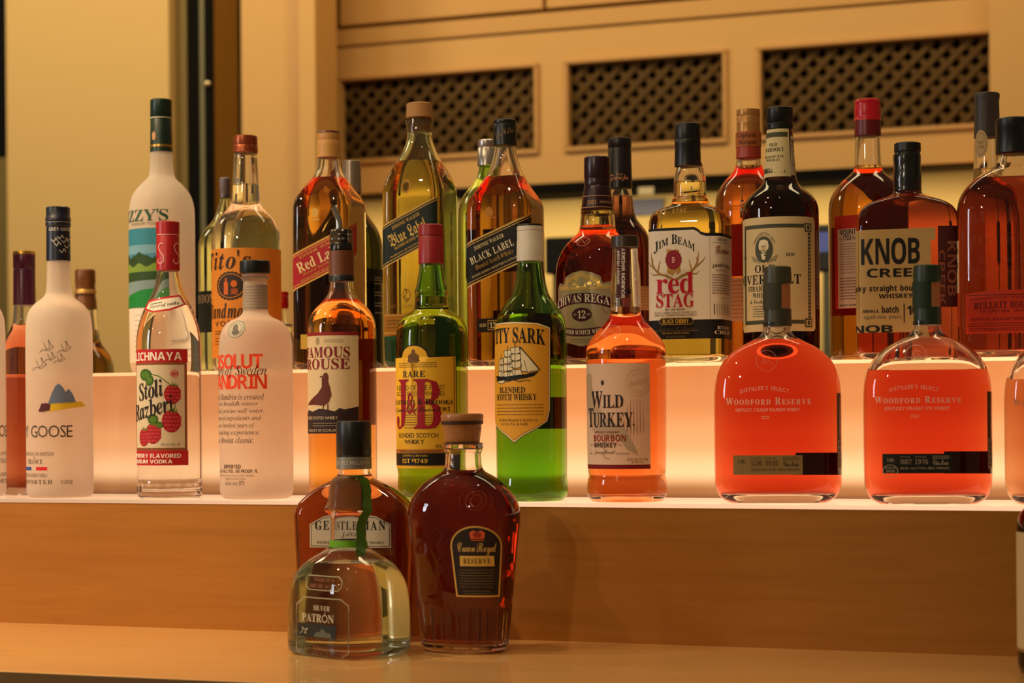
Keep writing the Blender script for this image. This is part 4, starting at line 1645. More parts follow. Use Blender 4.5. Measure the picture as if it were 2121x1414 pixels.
a.rect(uo - 12, 580, uo - 8, 588, paper('d2641e', .2), 3, px=False)
a.ell(uo + 8, 592, 7, 7, paper('d2641e', .2), 3, px=False)
a.rect(uo + 2, 602, uo + 16, 614, paper('a04a18', .2), 3, px=False)
a.text('Handmade', 631, 662, IK, 'seri', x1=532, w=132, layer=3)
a.text('VODKA', 667, 678, IK, 'plain', x1=520, w=86, layer=3, track=.25)
a.lines(448, 500, (688, 693), 1.5, IK, 3, 3)
a.lines(448, 530, (702, 708, 714), 1.4, IK, 4, 3)
a.build()


def square_whisky(ax, label, glassm, liq, lv, prof, cap, w, back='1b1210'):
    b = bot('whisky_bottle', label, ax, (YU, ZU), prof, n=7, d=.98, yaw=0)
    b.glass(glassm, lv, liq, 5, 14)
    return b


SQ = [(40, 24), (44, 26), (60, 32), (76, 43), (92, 57), (106, 67), (120, 73.5), (136, 75.5), (455, 75.5), (472, 74), (480, 68), (483, 62)]


def slant(b, y0, cols, x0, x1, sl, h, edge=4):
    """slanted band with gold rules round the square body, rising to the right"""
    a = Art(b, 'label', step=5)
    ua, ub = a.u(x0, y0), a.u(x1, y0)
    ext = ua - 6

    def band(d0, d1, m, l):
        a.poly([(ext, y0 + d0 - sl * (ext - ua)), (ub, y0 + d0 - sl * (ub - ua)), (ub, y0 + d1 - sl * (ub - ua)), (ext, y0 + d1 - sl * (ext - ua))], m, l, px=False)
    band(0, h, GOLDP, 0)
    band(edge, h - edge, paper(cols, .05), 1)
    band(edge + 3, edge + 4.5, GOLDP, 2)
    band(h - edge - 4.5, h - edge - 3, GOLDP, 2)

    def tx(t, d, hh, m, style, xa, xb, **k):
        um, u0, u1 = (a.u(xa, y0) + a.u(xb, y0)) / 2, a.u(xa, y0), a.u(xb, y0)
        yc = y0 + d - sl * (um - ua)
        a.text(t, yc - hh / 2, yc + hh / 2, m, style, x0=u0, x1=u1, px=False, rot=math.degrees(math.atan(sl)), layer=3, **k)
    return a, tx


# slanted red label
b = bot('whisky_bottle', 'square amber whisky bottle with slanted red label and tan capsule', 685, (YU, ZU),
        [(316, 22), (330, 23), (350, 25.5), (364, 31), (378, 42), (394, 56), (410, 68), (424, 73.5), (438, 75.5), (745, 75.5), (762, 74), (770, 68), (773, 62)], n=7, d=.98)
b.glass(CLEAR, 371, liquidmat('amber_scotch', (.86, .46, .10)), 5, 12)
b.lathe('cap', [(276, 21), (278, 24), (290, 24.3), (292, 23.7), (294, 24.6), (306, 25), (324, 24.6), (327, 25), (328, 21)], pm('c78f48', .45))
b.lathe('cap_top', [(272, 19), (273, 22.5), (277, 23.8), (278, 21)], pm('5a1414', .35))
a, tx = slant(b, 528, 'a3182a', 611, 738, .43, 76)
tx('JOHNNIE WALKER', 16, 8, GOLDP, 'plain', 618, 708, track=.1)
tx('Red Label', 36, 22, CREAMP, 'frak' if False else 'serif', 614, 716)
tx('Blended Scotch Whisky', 54, 8, GOLDP, 'ital', 625, 715)
tx('DISTILLED, BLENDED AND BOTTLED IN SCOTLAND', 64, 4, GOLDP, 'plain', 620, 725)
a.build()
a = Art(b, 'embossed_pattern')
a.ell(653, 446, 7, 10, GOLDP, 0)
a.rect(645, 459, 662, 462, GOLDP, 0)
a.build()
a = Art(b, 'lower_label')
a.rect(624, 694, 655, 724, paper('c4a446', .1), 0)
a.build()
a = Art(b, 'back_label')
L_ = b.table(600)[1][-1] * b.sc
a.rect(L_ / 2 - 55, 520, L_ / 2 + 55, 700, paper('2a0f0a', .1), 0, px=False)
a.build()

# slanted dark label with blackletter
b = bot('whisky_bottle', 'square teal-tinted whisky bottle with cork stopper and blackletter gold name', 873, (YU, ZU),
        [(250, 25), (258, 27), (264, 26), (274, 26.5), (282, 25), (296, 28), (312, 34), (328, 42), (344, 53), (362, 64), (380, 72), (396, 76.5), (410, 77.5), (740, 77.5), (758, 76), (766, 70), (769, 64)], n=7, d=.98)
b.glass(TEALG, 337, liquidmat('gold_scotch', (.80, .60, .16)), 5, 12, airtop=274)
b.lathe('stopper', [(214, 23), (216, 26.5), (244, 27.5), (246, 25)], CORK)
b.lathe('cork', [(244, 18), (245, 20), (270, 20), (272, 18)], CORK)
b.lathe('glass_ring', [(248, 25), (250, 28), (258, 28.4), (261, 26)], TEALG)
a, tx = slant(b, 470, '14201c', 796, 905, .46, 88, 3)
tx('JOHNNIE WALKER', 17, 8, GOLDP, 'serif', 810, 872, track=.12)
tx('Blue Label', 41, 26, paper('d8b25c', .05), 'frak', 804, 886)
tx('BLENDED SCOTCH WHISKY', 61, 6, GOLDP, 'serif', 815, 885)
tx('PRODUCT OF SCOTLAND', 75, 4, GOLDP, 'plain', 806, 880)
a.build()
a = Art(b, 'embossed_pattern')
a.ell(841, 392, 11, 15, paper('b8862c', .3), 0, sc=.06)
gs = paper('8a6a24', .3)
a.line([(838, 600), (844, 608), (838, 618), (848, 624), (840, 630)], 2, gs, 0)
a.ell(843, 614, 9, 12, gs, 0, inner=.8)
a.text('ESTABLISHED 1820', 634, 640, gs, 'plain', x0=806, x1=880, track=.15)
a.build()
a = Art(b, 'lower_label')
a.rect(797, 652, 890, 696, paper('a87426', .2), 0)
a.rect(797, 654, 890, 656, GOLDP, 1)
a.rect(797, 690, 890, 692, GOLDP, 1)
a.lines(802, 880, (666, 672, 680), 1.4, paper('6a4a18', 0), 5, 2)
a.rect(797, 698, 890, 758, paper('1c5a3c', .3), 0)
a.build()

# slanted black label
b = bot('whisky_bottle', 'square whisky bottle with slanted black label and black capsule', 1050, (YU, ZU),
        [(292, 20), (304, 21), (322, 24), (340, 29), (356, 35), (370, 42), (386, 53), (402, 65), (414, 74), (426, 79), (438, 80.5), (735, 80.5), (752, 79), (760, 73), (763, 66)], n=7, d=.98)
b.glass(CLEAR, 369, liquidmat('red_scotch', (.84, .30, .09)), 5, 12)
b.lathe('capsule', [(248, 21), (250, 24), (256, 24.5), (258, 23.6), (261, 24.6), (270, 24.2), (302, 25), (303, 22)], pm('141110', .35))
ys0, hs0, ks0 = b.ys, b.hs, b.ks
b.ys, b.hs, b.ks = np.array([100., 900]), np.array([24.9, 24.9]), np.zeros(2)
a = Art(b, 'capsule_script')
a.text('John Walker', 270, 288, paper('8a7448', 0), 'script', x0=1026, x1=1064, rot=18, layer=0)
a.build()
b.ys, b.hs, b.ks = ys0, hs0, ks0
a, tx = slant(b, 506, '15100f', 970, 1100, .40, 92, 4)
tx('JOHNNIE WALKER', 20, 9, CREAMP, 'serif', 981, 1046, track=.1)
tx('BLACK LABEL', 42, 15, paper('efe0bc', .05), 'serif', 973, 1066, track=.1)
tx('Blended Scotch Whisky', 61, 13, GOLDP, 'ital', 983, 1066)
tx('DISTILLED, BLENDED AND BOTTLED IN SCOTLAND', 76, 5, CREAMP, 'plain', 976, 1076)
a.build()
a = Art(b, 'embossed_pattern')
g2 = paper('c98a3a', .3)
a.poly([(1007, 452), (1005, 444), (1009, 436), (1014, 434), (1019, 438), (1022, 446), (1021, 452)], g2, 0)
a.rect(1002, 455, 1028, 457, g2, 0)
a.build()
a = Art(b, 'lower_label')
a.rect(990, 662, 1060, 690, paper('1a0c0c', .05), 0)
a.text('AGED', 672, 679, CREAMP, 'serif', x0=994, x1=1008, layer=2)
a.rect(1011, 666, 1032, 686, GOLDP, 1)
a.rect(1012.5, 667.5, 1030.5, 684.5, paper('1a0c0c', .05), 2)
a.text('12', 670, 682, CREAMP, 'serif', x0=1015, x1=1028, layer=3)
a.text('YEARS', 672, 679, CREAMP, 'serif', x0=1037, x1=1056, layer=2)
a.build()
a = Art(b, 'back_label')
L_ = b.table(600)[1][-1] * b.sc
a.rect(L_ / 2 - 60, 640, L_ / 2 + 40, 740, paper('3a0f0a', .1), 0, px=False)
a.rect(L_ / 2 - 40, 470, L_ / 2 + 60, 560, paper('2a0f0a', .1), 0, px=False)
a.build()

# rounded amber whisky with purple ribbon label
b = bot('whisky_bottle', 'stout round amber bottle with purple capsule and silver shield label with number 12', 1240, (YU, ZU),
        [(428, 33), (440, 34.5), (458, 36.5), (472, 37), (480, 39), (488, 46), (498, 58), (512, 70), (530, 80), (552, 86), (580, 88), (725, 88), (745, 86), (756, 78)])
b.glass(CLEAR, 474, liquidmat('copper_whisky', (.84, .32, .08)), 5, 12, airtop=445)
b.lathe('capsule', [(325, 24), (327, 26.5), (330, 27), (369, 27.5), (371, 26.6), (373, 27), (384, 27.2), (386, 26.6), (388, 27.6), (396, 28.5), (410, 31), (434, 33.8), (436, 31)], pm('2a0d1a', .3))
b.lathe('clear_neck_liquid', [(437, 29), (438, 31.5), (468, 33), (470, 30)], liquidmat('yellow_neck_spirit', (.72, .52, .08)))
ys0, hs0, ks0 = b.ys, b.hs, b.ks
b.ys, b.hs, b.ks = np.array([100., 410, 434, 900]), np.array([31.3, 31.3, 34.2, 34.2]), np.zeros(4)
a = Art(b, 'neck_print')
pgold = paper('b88a5a', 0)
a.rect(-50, 407.5, 50, 409, pgold, 0, px=False)
a.rect(-50, 431, 50, 432.5, pgold, 0, px=False)
a.text('1801', 417, 426, pgold, 'serif', x0=1217, x1=1236, layer=0)
a.text('ABERDEEN', 419, 424, pgold, 'serif', x0=1241, x1=1270, layer=0)
a.build()
b.ys, b.hs, b.ks = ys0, hs0, ks0
a = Art(b, 'label')
SLV = pm('b3a584', .36, .5)
GLD2 = pm('d8b86a', .36, .5)
PUR = paper('3a0f22', 0)
c0 = a.u(1205, 640)
P = [(c0 - 70, 600)] + [(c0 + x, y) for x, y in ((-60, 588), (-44, 592), (-40, 578), (-22, 570), (0, 566), (22, 570), (40, 578), (44, 592), (60, 588), (72, 600))] + [(c0 + 70, 640), (c0 + 66, 690), (c0 + 50, 708), (c0, 720), (c0 - 50, 708), (c0 - 66, 690), (c0 - 70, 640)]
a.poly(P, SLV, 0, px=False)
a.poly([(c0 - 62, 596), (c0 - 42, 596), (c0 - 36, 582), (c0, 570), (c0 + 36, 582), (c0 + 42, 596), (c0 + 62, 596), (c0 + 60, 604), (c0 - 60, 604)], GLD2, 1, px=False)
for q in (-1, 1):
    a.ell(c0 + q * 17, 592, 8, 8, SLV, 2, px=False, inner=.6)
    a.ell(c0 + q * 28, 594, 5, 5, SLV, 2, px=False, inner=.5)
a.ell(c0, 588, 9, 11, SLV, 2, px=False, sc=.08)
P = [(c0 + x, 624 - 13 + 13 * (x / 66) ** 2 + (9 if False else 0)) for x in np.linspace(-78, 78, 17)] + [(c0 + x, 645 - 13 + 13 * (x / 66) ** 2) for x in np.linspace(78, -78, 17)]
a.poly(P, PUR, 2, px=False)
a.text('CHIVAS REGAL', 613, 630, paper('e6dcc4', .05), 'serif', x0=c0 - 68, x1=c0 + 70, px=False, layer=3, bend=11, track=.04)
a.ell(c0, 655, 22, 14, PUR, 2, px=False)
a.text('12', 647, 663, paper('e6dcc4', .05), 'serif', x0=c0 - 8, x1=c0 + 9, px=False, layer=3)
a.text('AGED', 653, 657, paper('c8b894', 0), 'plain', x0=c0 - 19, x1=c0 - 10, px=False, layer=3)
a.text('YEARS', 653, 657, paper('c8b894', 0), 'plain', x0=c0 + 11, x1=c0 + 20, px=False, layer=3)
P = [(c0 + x, 684 - 9 * (x / 62) ** 2) for x in np.linspace(-62, 62, 15)] + [(c0 + x, 699 - 9 * (x / 62) ** 2) for x in np.linspace(62, -62, 15)]
a.poly(P, PUR, 2, px=False)
a.text('BLENDED SCOTCH WHISKY', 687, 696, paper('e6dcc4', .05), 'serif', x0=c0 - 56, x1=c0 + 56, px=False, layer=3, bend=-8)
a.ell(a.u(1256, 642), 642, 10, 12, paper('8c7c58', 0), 1, px=False, inner=.6)
a.lines(1180, 1240, (706, 711), 1.5, paper('7c6c48', 0), 4, 2)
a.build()
a = Art(b, 'embossed_pattern', vcut=True)
e2 = relief('ffb08a', .4)
a.ell(1208, 505, 15, 10, e2, 0, inner=.9)
a.line([(1198, 508), (1206, 500), (1212, 509), (1218, 501)], 1.3, e2, 0)
a.build()

# white label with red lettering and antlers
b = bot('whiskey_bottle', 'square amber bottle with black cap and white label bearing antlers and red capitals', 1432, (YU, ZU),
        [(338, 25), (352, 29), (364, 32), (384, 33.5), (402, 34), (408, 33), (413, 37), (418, 37.5), (424, 40), (429, 50), (434, 64), (441, 75), (450, 82), (462, 85), (480, 85.5), (735, 85.5), (750, 83), (755, 76)], n=6, d=.80, yaw=0)
b.glass(CLEAR, 377, liquidmat('yellow_bourbon', (.94, .70, .16)), 5, 14)
b.lathe('cap', [(256, 23), (258, 26.5), (262, 27.2), (288, 27), (290, 26.4), (292, 27.2), (300, 27), (302, 26.3), (345, 27.5), (346, 24)], BLK, dx=-4)
a = Art(b, 'label')
yr = 580
U0, U1 = a.u(1347, yr), a.u(1515, yr)
Us = a.u(1456, yr)
W1 = paper('f7e6d2', .12)
BK = paper('120e0f', 0)
P = [(U0 - 6, 480), (Us - 18, 480), (Us - 10, 484), (Us - 4, 490), (Us + 6, 493), (U1, 493), (U1 + 2, 700), (U1 - 3, 704), (U0 - 6, 704)]
a.poly([(x, y - (3.5 if y < 600 else 0)) for x, y in P], BK, 0, px=False)
P = [(U0 - 6, 482), (Us - 19, 482), (Us - 11, 486), (Us - 5, 492), (Us + 6, 496), (U1 - 4, 496), (U1 - 1, 500), (U1 - 1, 665), (U0 - 6, 665)]
a.poly(P, W1, 1, px=False)
a.rect(U0 - 6, 665, U1, 703, BK, 1, px=False)
a.line([(Us + 14, 497), (Us + 14, 664)], .8, paper('b59a8a', 0), 2, px=False)
a.text('Jim Beam', 490, 512, INK, 'serif-sc', x0=1356, x1=1439, layer=3, bend=18, track=.03)
us = a.u(1396, 543)
a.poly([(us - 15, 520), (us - 6, 520), (us - 2, 575), (us - 12, 569)], paper('c99a4a', .1), 2, px=False)
a.poly([(us + 3, 520), (us + 12, 522), (us + 15, 568), (us + 6, 572)], paper('c99a4a', .1), 2, px=False)
a.poly([(us - 13, 555), (us + 14, 555), (us + 11, 570), (us + 5, 564), (us - 1, 573), (us - 7, 564), (us - 14, 569)], paper('c99a4a', .1), 3, px=False)
a.ell(us, 542, 17, 20, paper('8e1426', .05), 4, px=False, n=32, sc=.05)
a.ell(us, 542, 12, 14, paper('b23a4a', .05), 5, px=False, inner=.92)
a.text('B', 536, 548, paper('e8a0a8', 0), 'sans', x0=us - 3, x1=us + 3, px=False, layer=6)
an = paper('a87a38', .05)
for q in (-1, 1):
    def X(t):
        return us + q * t + 2
    for pts, ws in ((((4, 582), (18, 574), (32, 570), (42, 560), (48, 548), (46, 538)), [5, 5, 4.5, 4, 3, 1]),
                    (((42, 560), (52, 552), (60, 545), (64, 538)), [3.5, 3, 2, .8]),
                    (((36, 566), (33, 552), (30, 542)), [3, 2, .8]),
                    (((30, 571), (46, 572), (52, 566)), [3, 2, .8]),
                    (((48, 550), (50, 536), (50, 526)), [3, 2, .8])):
        a.line([(X(p[0]), p[1]) for p in pts], ws, an, 3, px=False)
RD = paper('c41230', .05)
a.text('red', 568, 611, RD, 'serif', x0=1361, x1=1437, layer=5, track=.03)
a.text('STAG', 611, 639, RD, 'serif', x0=1361, x1=1438, layer=5, track=.03)
a.text('BY JIM BEAM', 642, 646, INK, 'sans', x0=1379, x1=1419, layer=3, track=.14)
a.text('BLACK CHERRY LIQUEUR INFUSED WITH', 648, 652, INKG, 'plain', x0=1358, x1=1444, layer=3)
a.text('KENTUCKY STRAIGHT BOURBON WHISKEY', 653, 657, INKG, 'plain', x0=1358, x1=1444, layer=3)
P = [(1366, 667), (1371, 661), (1432, 661), (1437, 667), (1432, 674), (1371, 674)]
a.poly(P, BK, 2)
a.line(P, .9, GOLDP, 3, closed=True)
a.text('BLACK CHERRY', 663, 672, paper('d9b24a', .05), 'sans', x0=1374, x1=1427, layer=4)
a.text('James B. Beam', 678, 688, paper('4a403a', 0), 'script', x0=1366, x1=1440, layer=3)
a.line([(1358, 687), (1446, 687)], .8, paper('8a7440', 0), 3)
a.text('FINE LIQUEUR WITHOUT AN EQUAL', 690, 694, paper('c9a04c', 0), 'plain', x0=1373, x1=1428, layer=3)
a.text('40% ALC/VOL 80 PROOF', 697, 701, paper('8a7a60', 0), 'plain', x0=1381, x1=1420, layer=3)
# side panel
A, B = a.u(1474, yr), a.u(1509, yr)


def T(t, y0, y1, f0, f1, m=INK, st='plain', l=3, **k):
    a.text(t, y0, y1, m, st, x0=A + (B - A) * f0, x1=A + (B - A) * f1, px=False, layer=l, **k)


T('QUALITY', 500, 506, .15, .85, INK, 'plain')
a.line([(A, 509), (B, 509)], .7, INKG, 2, px=False)
T('Genuine', 515, 530, .1, .95, DRD, 'script', shear=.2)
a.line([(A + 6, 532), (B - 6, 528)], .8, DRD, 2, px=False)
T('JAMES B. BEAM', 552, 560, 0, 1, INKG, 'sans', bend=2)
T('CLERMONT, KENTUCKY', 564, 568, .1, .9, INKG, 'plain')
a.lines(A, B, rows(575, 612, 8), 2.2, paper('9a8478', 0), 3, 2, px=False)
T('www.redstag.com', 620, 623, .25, .75, INK)
for i, wd in enumerate((1.6, .8, .8, 1.4, .7, 2, .8, 1.2, .7, 1.8, .9, 1.4)):
    a.rect(A + 3 + i * (B - A - 6) / 12, 634, A + 3 + i * (B - A - 6) / 12 + wd, 656, INK, 2, px=False)
T('ENJOY', 679, 686, .12, .88, paper('e8d8c4', .05), 'serif')
T('CHILLED', 688, 695, .05, .95, paper('e8d8c4', .05), 'serif')
a.build()
a = Art(b, 'embossed_date', vcut=True)
a.text('EST. 1795', 437, 446, paper('f2c878', .6), 'serif', x0=1360, x1=1421, layer=0, track=.25)
a.build()

# dark rye
b = bot('whiskey_bottle', 'dark brown bottle with black cap, cream neck label and framed portrait label', 1619, (YU, ZU),
        [(262, 26), (275, 27), (320, 29.5), (362, 32.5), (374, 34), (384, 40), (393, 50), (403, 62), (414, 72), (428, 77.5), (445, 79), (735, 79), (752, 77), (758, 70)])
b.glass(BROWNG, 330, liquidmat('deep_rye', (.16, .05, .03), .07), 4, 12)
b.lathe('cap', [(223, 24), (225, 27.5), (254, 28), (256, 26.5), (258, 28), (262, 27.5), (268, 27), (269, 24)], BLK, ribs=(44, 228, 252, .015))
a = Art(b, 'neck_label', step=5)
ny = 320
na, nb = a.u(1588, ny) - 25, a.u(1636, ny)
a.poly([(na, 270), (nb - 4, 270), (nb + 2, 369), (na, 369)], CREAMP, 0, px=False)
dk = paper('4a4a36', 0)
a.poly([(na, 277), (nb - 7, 277), (nb - 6, 287), (na, 287)], dk, 1, px=False)
a.poly([(na, 351), (nb - 5, 351), (nb - 4, 361), (na, 361)], dk, 1, px=False)
a.text('OLD', 299, 306, INK, 'serif', x0=1595, x1=1610)
a.text('OVERHOLT', 309, 317, INK, 'serif', x1=1623, w=48)
a.text('STRAIGHT RYE', 325, 330, INK, 'serif', x1=1623, w=48)
a.text('WHISKEY', 332, 337, INK, 'serif', x1=1616, w=32)
a.build()
a = Art(b, 'tax_strip', step=5)
ba = a.u(1636, 300) + 1
a.rect(ba, 284, ba + 14, 366, paper('d8c6a4', .05), 0, px=False)
for i in range(18):
    a.rect(ba + 1, 291 + i * 3.2, ba + 12, 291 + i * 3.2 + 1 + (i * 5 % 3) * .5, INK, 1, px=False)
a.build()
a = Art(b, 'label')
ya = 575
ub_ = a.u(1686, ya)
ua_ = ub_ - 190


def frame(q, m, l, r=10):
    x0, x1, y0, y1 = ua_ + q, ub_ - q, 456 + q, 689 - q
    P = []
    for cx_, cy_, t0 in ((x1 - r, y0 + r, -90), (x1 - r, y1 - r, 0), (x0 + r, y1 - r, 90), (x0 + r, y0 + r, 180)):
        P += [(cx_ + r * math.cos(math.radians(t0 + k * 22.5)), cy_ + r * math.sin(math.radians(t0 + k * 22.5))) for k in range(5)]
    a.poly(P, m, l, px=False)


CRM = paper('dcc391', .06)
frame(0, CRM, 0)
frame(15, dk, 1, 1)
frame(23, CRM, 2, 1)
for sy in (468, 662):
    a.rect(ub_ - 33, sy, ub_ - 12, sy + 20, CRM, 3, px=False)
    a.rect(ub_ - 32, sy + 1, ub_ - 13, sy + 19, dk, 4, px=False)
    a.rect(ub_ - 29, sy + 4, ub_ - 16, sy + 16, CRM, 5, px=False)
    a.ell(ub_ - 22.5, sy + 10, 4, 5, dk, 6, px=False)
for i in range(24):
    a.rect(ub_ - 20.5, 494 + i * 7, ub_ - 17.5, 497 + i * 7, CRM, 3, px=False)
uc = a.u(1583, 520)
a.ell(uc, 522, 20, 27, dk, 3, px=False)
a.ell(uc, 517, 8.5, 12, CRM, 4, px=False)
a.ell(uc, 508, 10, 6, paper('f0e2bc', .05), 5, px=False)
a.ell(uc - 8, 515, 3, 8, paper('f0e2bc', .05), 5, px=False)
a.ell(uc + 8, 515, 3, 8, paper('f0e2bc', .05), 5, px=False)
a.line([(uc - 5, 515), (uc - 2, 515)], 1.2, dk, 6, px=False)
a.line([(uc + 2, 515), (uc + 5, 515)], 1.2, dk, 6, px=False)
a.line([(uc, 515), (uc + .8, 520)], .8, dk, 6, px=False)
a.line([(uc - 3, 524), (uc + 3, 524)], .9, dk, 6, px=False)
a.poly([(uc - 6, 530), (uc + 6, 530), (uc + 3, 543), (uc - 3, 543)], paper('f0e2bc', .05), 5, px=False)
a.poly([(uc - 5, 531), (uc, 534), (uc + 5, 531), (uc + 5, 536), (uc, 534), (uc - 5, 536)], INK, 6, px=False)
for q in (-1, 1):
    for k in range(5):
        a.line([(uc + q * (8 + k * 4), 550 - k), (uc + q * (13 + k * 4), 542 - k * 2)], 1.2, dk, 3, px=False)
a.text("ORIGINUS PAY OFF", 486, 493, dk, 'serif', x0=uc - 24, x1=uc + 24, px=False, layer=3, bend=20)
a.text('1810', 530, 537, INK, 'serif', x0=1627, x1=1644, layer=3)
a.text('Since', 533, 538, dk, 'seri', x1=1550, w=16, layer=3)
a.text('OLD', 553, 569, INK, 'serif', xc=1585, w=46, layer=3)
a.text('OVERHOLT', 573, 593, INK, 'serif', x1=1657, w=142, layer=3)
a.text('STRAIGHT RYE', 596, 607, INK, 'serif', x1=1625, w=84, layer=3)
a.text('WHISKEY', 610, 620, INK, 'serif', x1=1609, w=54, layer=3)
a.text('A. Overholt & Co.', 622, 632, dk, 'script', x1=1610, w=64, layer=3)
a.lines(1562, 1605, rows(638, 658, 5), 1.5, dk, 4, 3)
a.build()

# knob
b = bot('bourbon_bottle', 'wide dark red bottle with dripped black wax cap and newsprint label', 1882, (YU, ZU),
        [(388, 27), (398, 29), (404, 34), (409, 46), (414, 62), (422, 80), (432, 93), (446, 101), (462, 104), (485, 105), (725, 105), (742, 101), (750, 92), (753, 84)], n=7, d=.56, yaw=8)
b.glass(CLEAR, 406, liquidmat('dark_red_bourbon', (.46, .06, .028)), 6, 14)
b.lathe('cap', [(296, 24), (298, 27), (314, 27.5), (316, 25.5), (319, 26)], BLK, ribs=(44, 300, 313, .02), dx=1)
b.lathe('wax', [(317, 24), (319, 28), (330, 28.5), (345, 27.5), (360, 29), (376, 29.5), (390, 28.5), (397, 30), (400, 26)], pm('0f0f12', .25, coat=.5, bump=.6, bscale=120), it=1, dx=0)
a = Art(b, 'label')
NP = paper('c4a062', .1)
yr = 580
K0, K1 = a.u(1780, yr), a.u(1936, yr)
a.poly([(K0 - 60, 480), (K1, 478), (K1, 503), (K1 - 9, 503), (K1 - 9, 650), (K1 - 9, 690), (K0 - 60, 690)], NP, 0, px=False)
a.text('KNOB', 497, 551, INK, 'sans', x0=1787, x1=1904, layer=3, track=.09)
a.text('CREEK', 559, 577, INK, 'sans', x0=1798, w=118, layer=3, track=.09)
a.text('Kentucky straight bourbon', 593, 609, INK, 'sans', x1=1922, w=192, layer=3, track=.12)
a.text('WHISKEY', 611, 620, INK, 'sans', x0=1822, x1=1890, layer=3, track=.1)
a.text('SMALL', 643, 649, INK, 'sans', x0=1790, x1=1823, layer=3, track=.1)
a.text('batch', 636, 650, INK, 'sans', x0=1828, x1=1862, layer=3)
a.text('aged nine years', 654, 664, INKG, 'plain', x0=1793, x1=1867, layer=3, track=.1)
a.rect(1872, 632, 1874, 670, INK, 2)
a.text('100', 636, 655, INK, 'sans', x0=1879, x1=1915, layer=3)
a.text('KNOB', 675, 690, INK, 'sans', x1=1850, w=112, layer=3)
a.build()
a = Art(b, 'side_label')
sa, sb = a.u(1941, yr), a.u(1985, yr)
a.rect(sa, 475, sb, 640, paper('4a1410', .05), 0, px=False)
sl = paper('8a4a34', .05)
a.text('KNOB', 506, 618, sl, 'sans', x0=a.u(1959, yr), x1=a.u(1977, yr), px=False, vert=-1, layer=2, track=.09)
a.text('CREEK', 524, 636, sl, 'sans', x0=a.u(1943, yr), x1=a.u(1955, yr), px=False, vert=-1, layer=2, track=.09)
a.build()

# bulleit
b = bot('bourbon_bottle', 'broad dark bourbon bottle with embossed lettering and orange-red label at the far right end', 2104, (YU, ZU),
        [(312, 31), (330, 34), (342, 38), (350, 48), (358, 64), (370, 82), (386, 98), (404, 110), (424, 116), (445, 118), (720, 118), (736, 115), (743, 106), (746, 98)], n=3, d=.62, yaw=6)
b.glass(CLEAR, 371, liquidmat('red_brown_bourbon', (.46, .08, .035)), 6, 14)
b.lathe('cap', [(246, 35), (248, 37), (268, 37.5), (270, 36.5), (318, 38), (320, 34)], BLK)
a = Art(b, 'label')
OL = paper('d8442a', .3)
c0 = a.u(2093, 650)
P = [(c0 - 92, 610)] + [(c0 + x, 610 - 6 * math.cos(x / 92 * 1.57)) for x in np.linspace(-92, 92, 15)] + [(c0 + 92, 692)] + [(c0 + x, 694 - 3 * ((i + 1) % 2)) for i, x in enumerate(np.linspace(92, -92, 41))]
a.poly(P, OL, 0, px=False)
br = paper('6a1c14', .05)
a.rect(c0 - 88, 613, c0 + 88, 614.5, br, 1, px=False)
a.rect(c0 - 88, 676, c0 + 88, 677.5, br, 1, px=False)
a.text('DISTILLED & BOTTLED BY THE BULLEIT DISTILLING CO.', 617, 621, br, 'plain', x0=c0 - 82, x1=c0 + 82, px=False, bend=3)
a.text('BULLEIT BOURBON', 627, 641, br, 'serif', x0=c0 - 72, x1=c0 + 74, px=False, layer=3, bend=2)
a.text('FRONTIER WHISKEY', 644, 650, br, 'plain', x0=c0 - 60, x1=c0 + 62, px=False, layer=3, track=.2)
a.text('KENTUCKY STRAIGHT BOURBON WHISKEY', 660, 666, br, 'serif', x0=c0 - 80, x1=c0 + 80, px=False, layer=3)
a.lines(c0 - 84, c0 + 84, (672, 682, 686), 1.4, br, 3, 2, px=False)
a.build()
a = Art(b, 'embossed_lettering', vcut=False)
ek = relief('a85a40', .22)
a.text('BULLEIT', 440, 466, ek, 'serif', x0=c0 - 84, x1=c0 + 84, px=False, layer=0, bend=6, track=.16)
a.text('BOURBON', 486, 511, ek, 'serif', x0=c0 - 84, x1=c0 + 84, px=False, layer=0, bend=4, track=.16)
a.text('FRONTIER', 535, 547, ek, 'serif', x0=c0 - 62, x1=c0 + 62, px=False, layer=0, track=.16)
a.text('WHISKEY', 558, 577, ek, 'serif', x0=c0 - 78, x1=c0 + 78, px=False, layer=0, track=.16)
a.build()
a = Art(b, 'back_label')
s0 = a.u(1990, 560)
a.rect(s0 - 16, 498, s0 + 2, 606, paper('e2cda0', .1), 0, px=False)
a.rect(s0 - 16, 606, s0 + 2, 676, paper('b8422a', .2), 0, px=False)
a.text('B', 514, 524, INK, 'serif', x0=s0 - 12, x1=s0 - 2, px=False)
a.text('D', 542, 556, INK, 'sans', x0=s0 - 11, x1=s0 - 3, px=False)
a.build()

# ============ upper step, rear row
b = bot('gin_bottle', 'pale green clear bottle with grey cap half hidden by the orange-labelled one', 470, (YB, ZU),
        [(404, 10), (416, 11), (430, 16), (444, 20), (458, 27), (470, 38), (484, 49), (500, 55.5), (520, 57), (745, 57), (760, 55), (768, 48)])
b.glass(LIMEG, 474, liquidmat('green_tinted_spirit', (.86, .93, .70)), 4, 10)
b.lathe('cap', [(368, 9), (370, 11.5), (392, 11.5), (394, 10.5), (410, 10), (411, 8)], pm('6a5f66', .4, .3), dx=-1)
a = Art(b, 'label')
a.rect(-80, 605, 80, 690, paper('26383a', .1), 0, px=False)
a.text('LONDON', 612, 630, paper('c8c2b0', .1), 'serif', x1=445, w=70)
a.build()

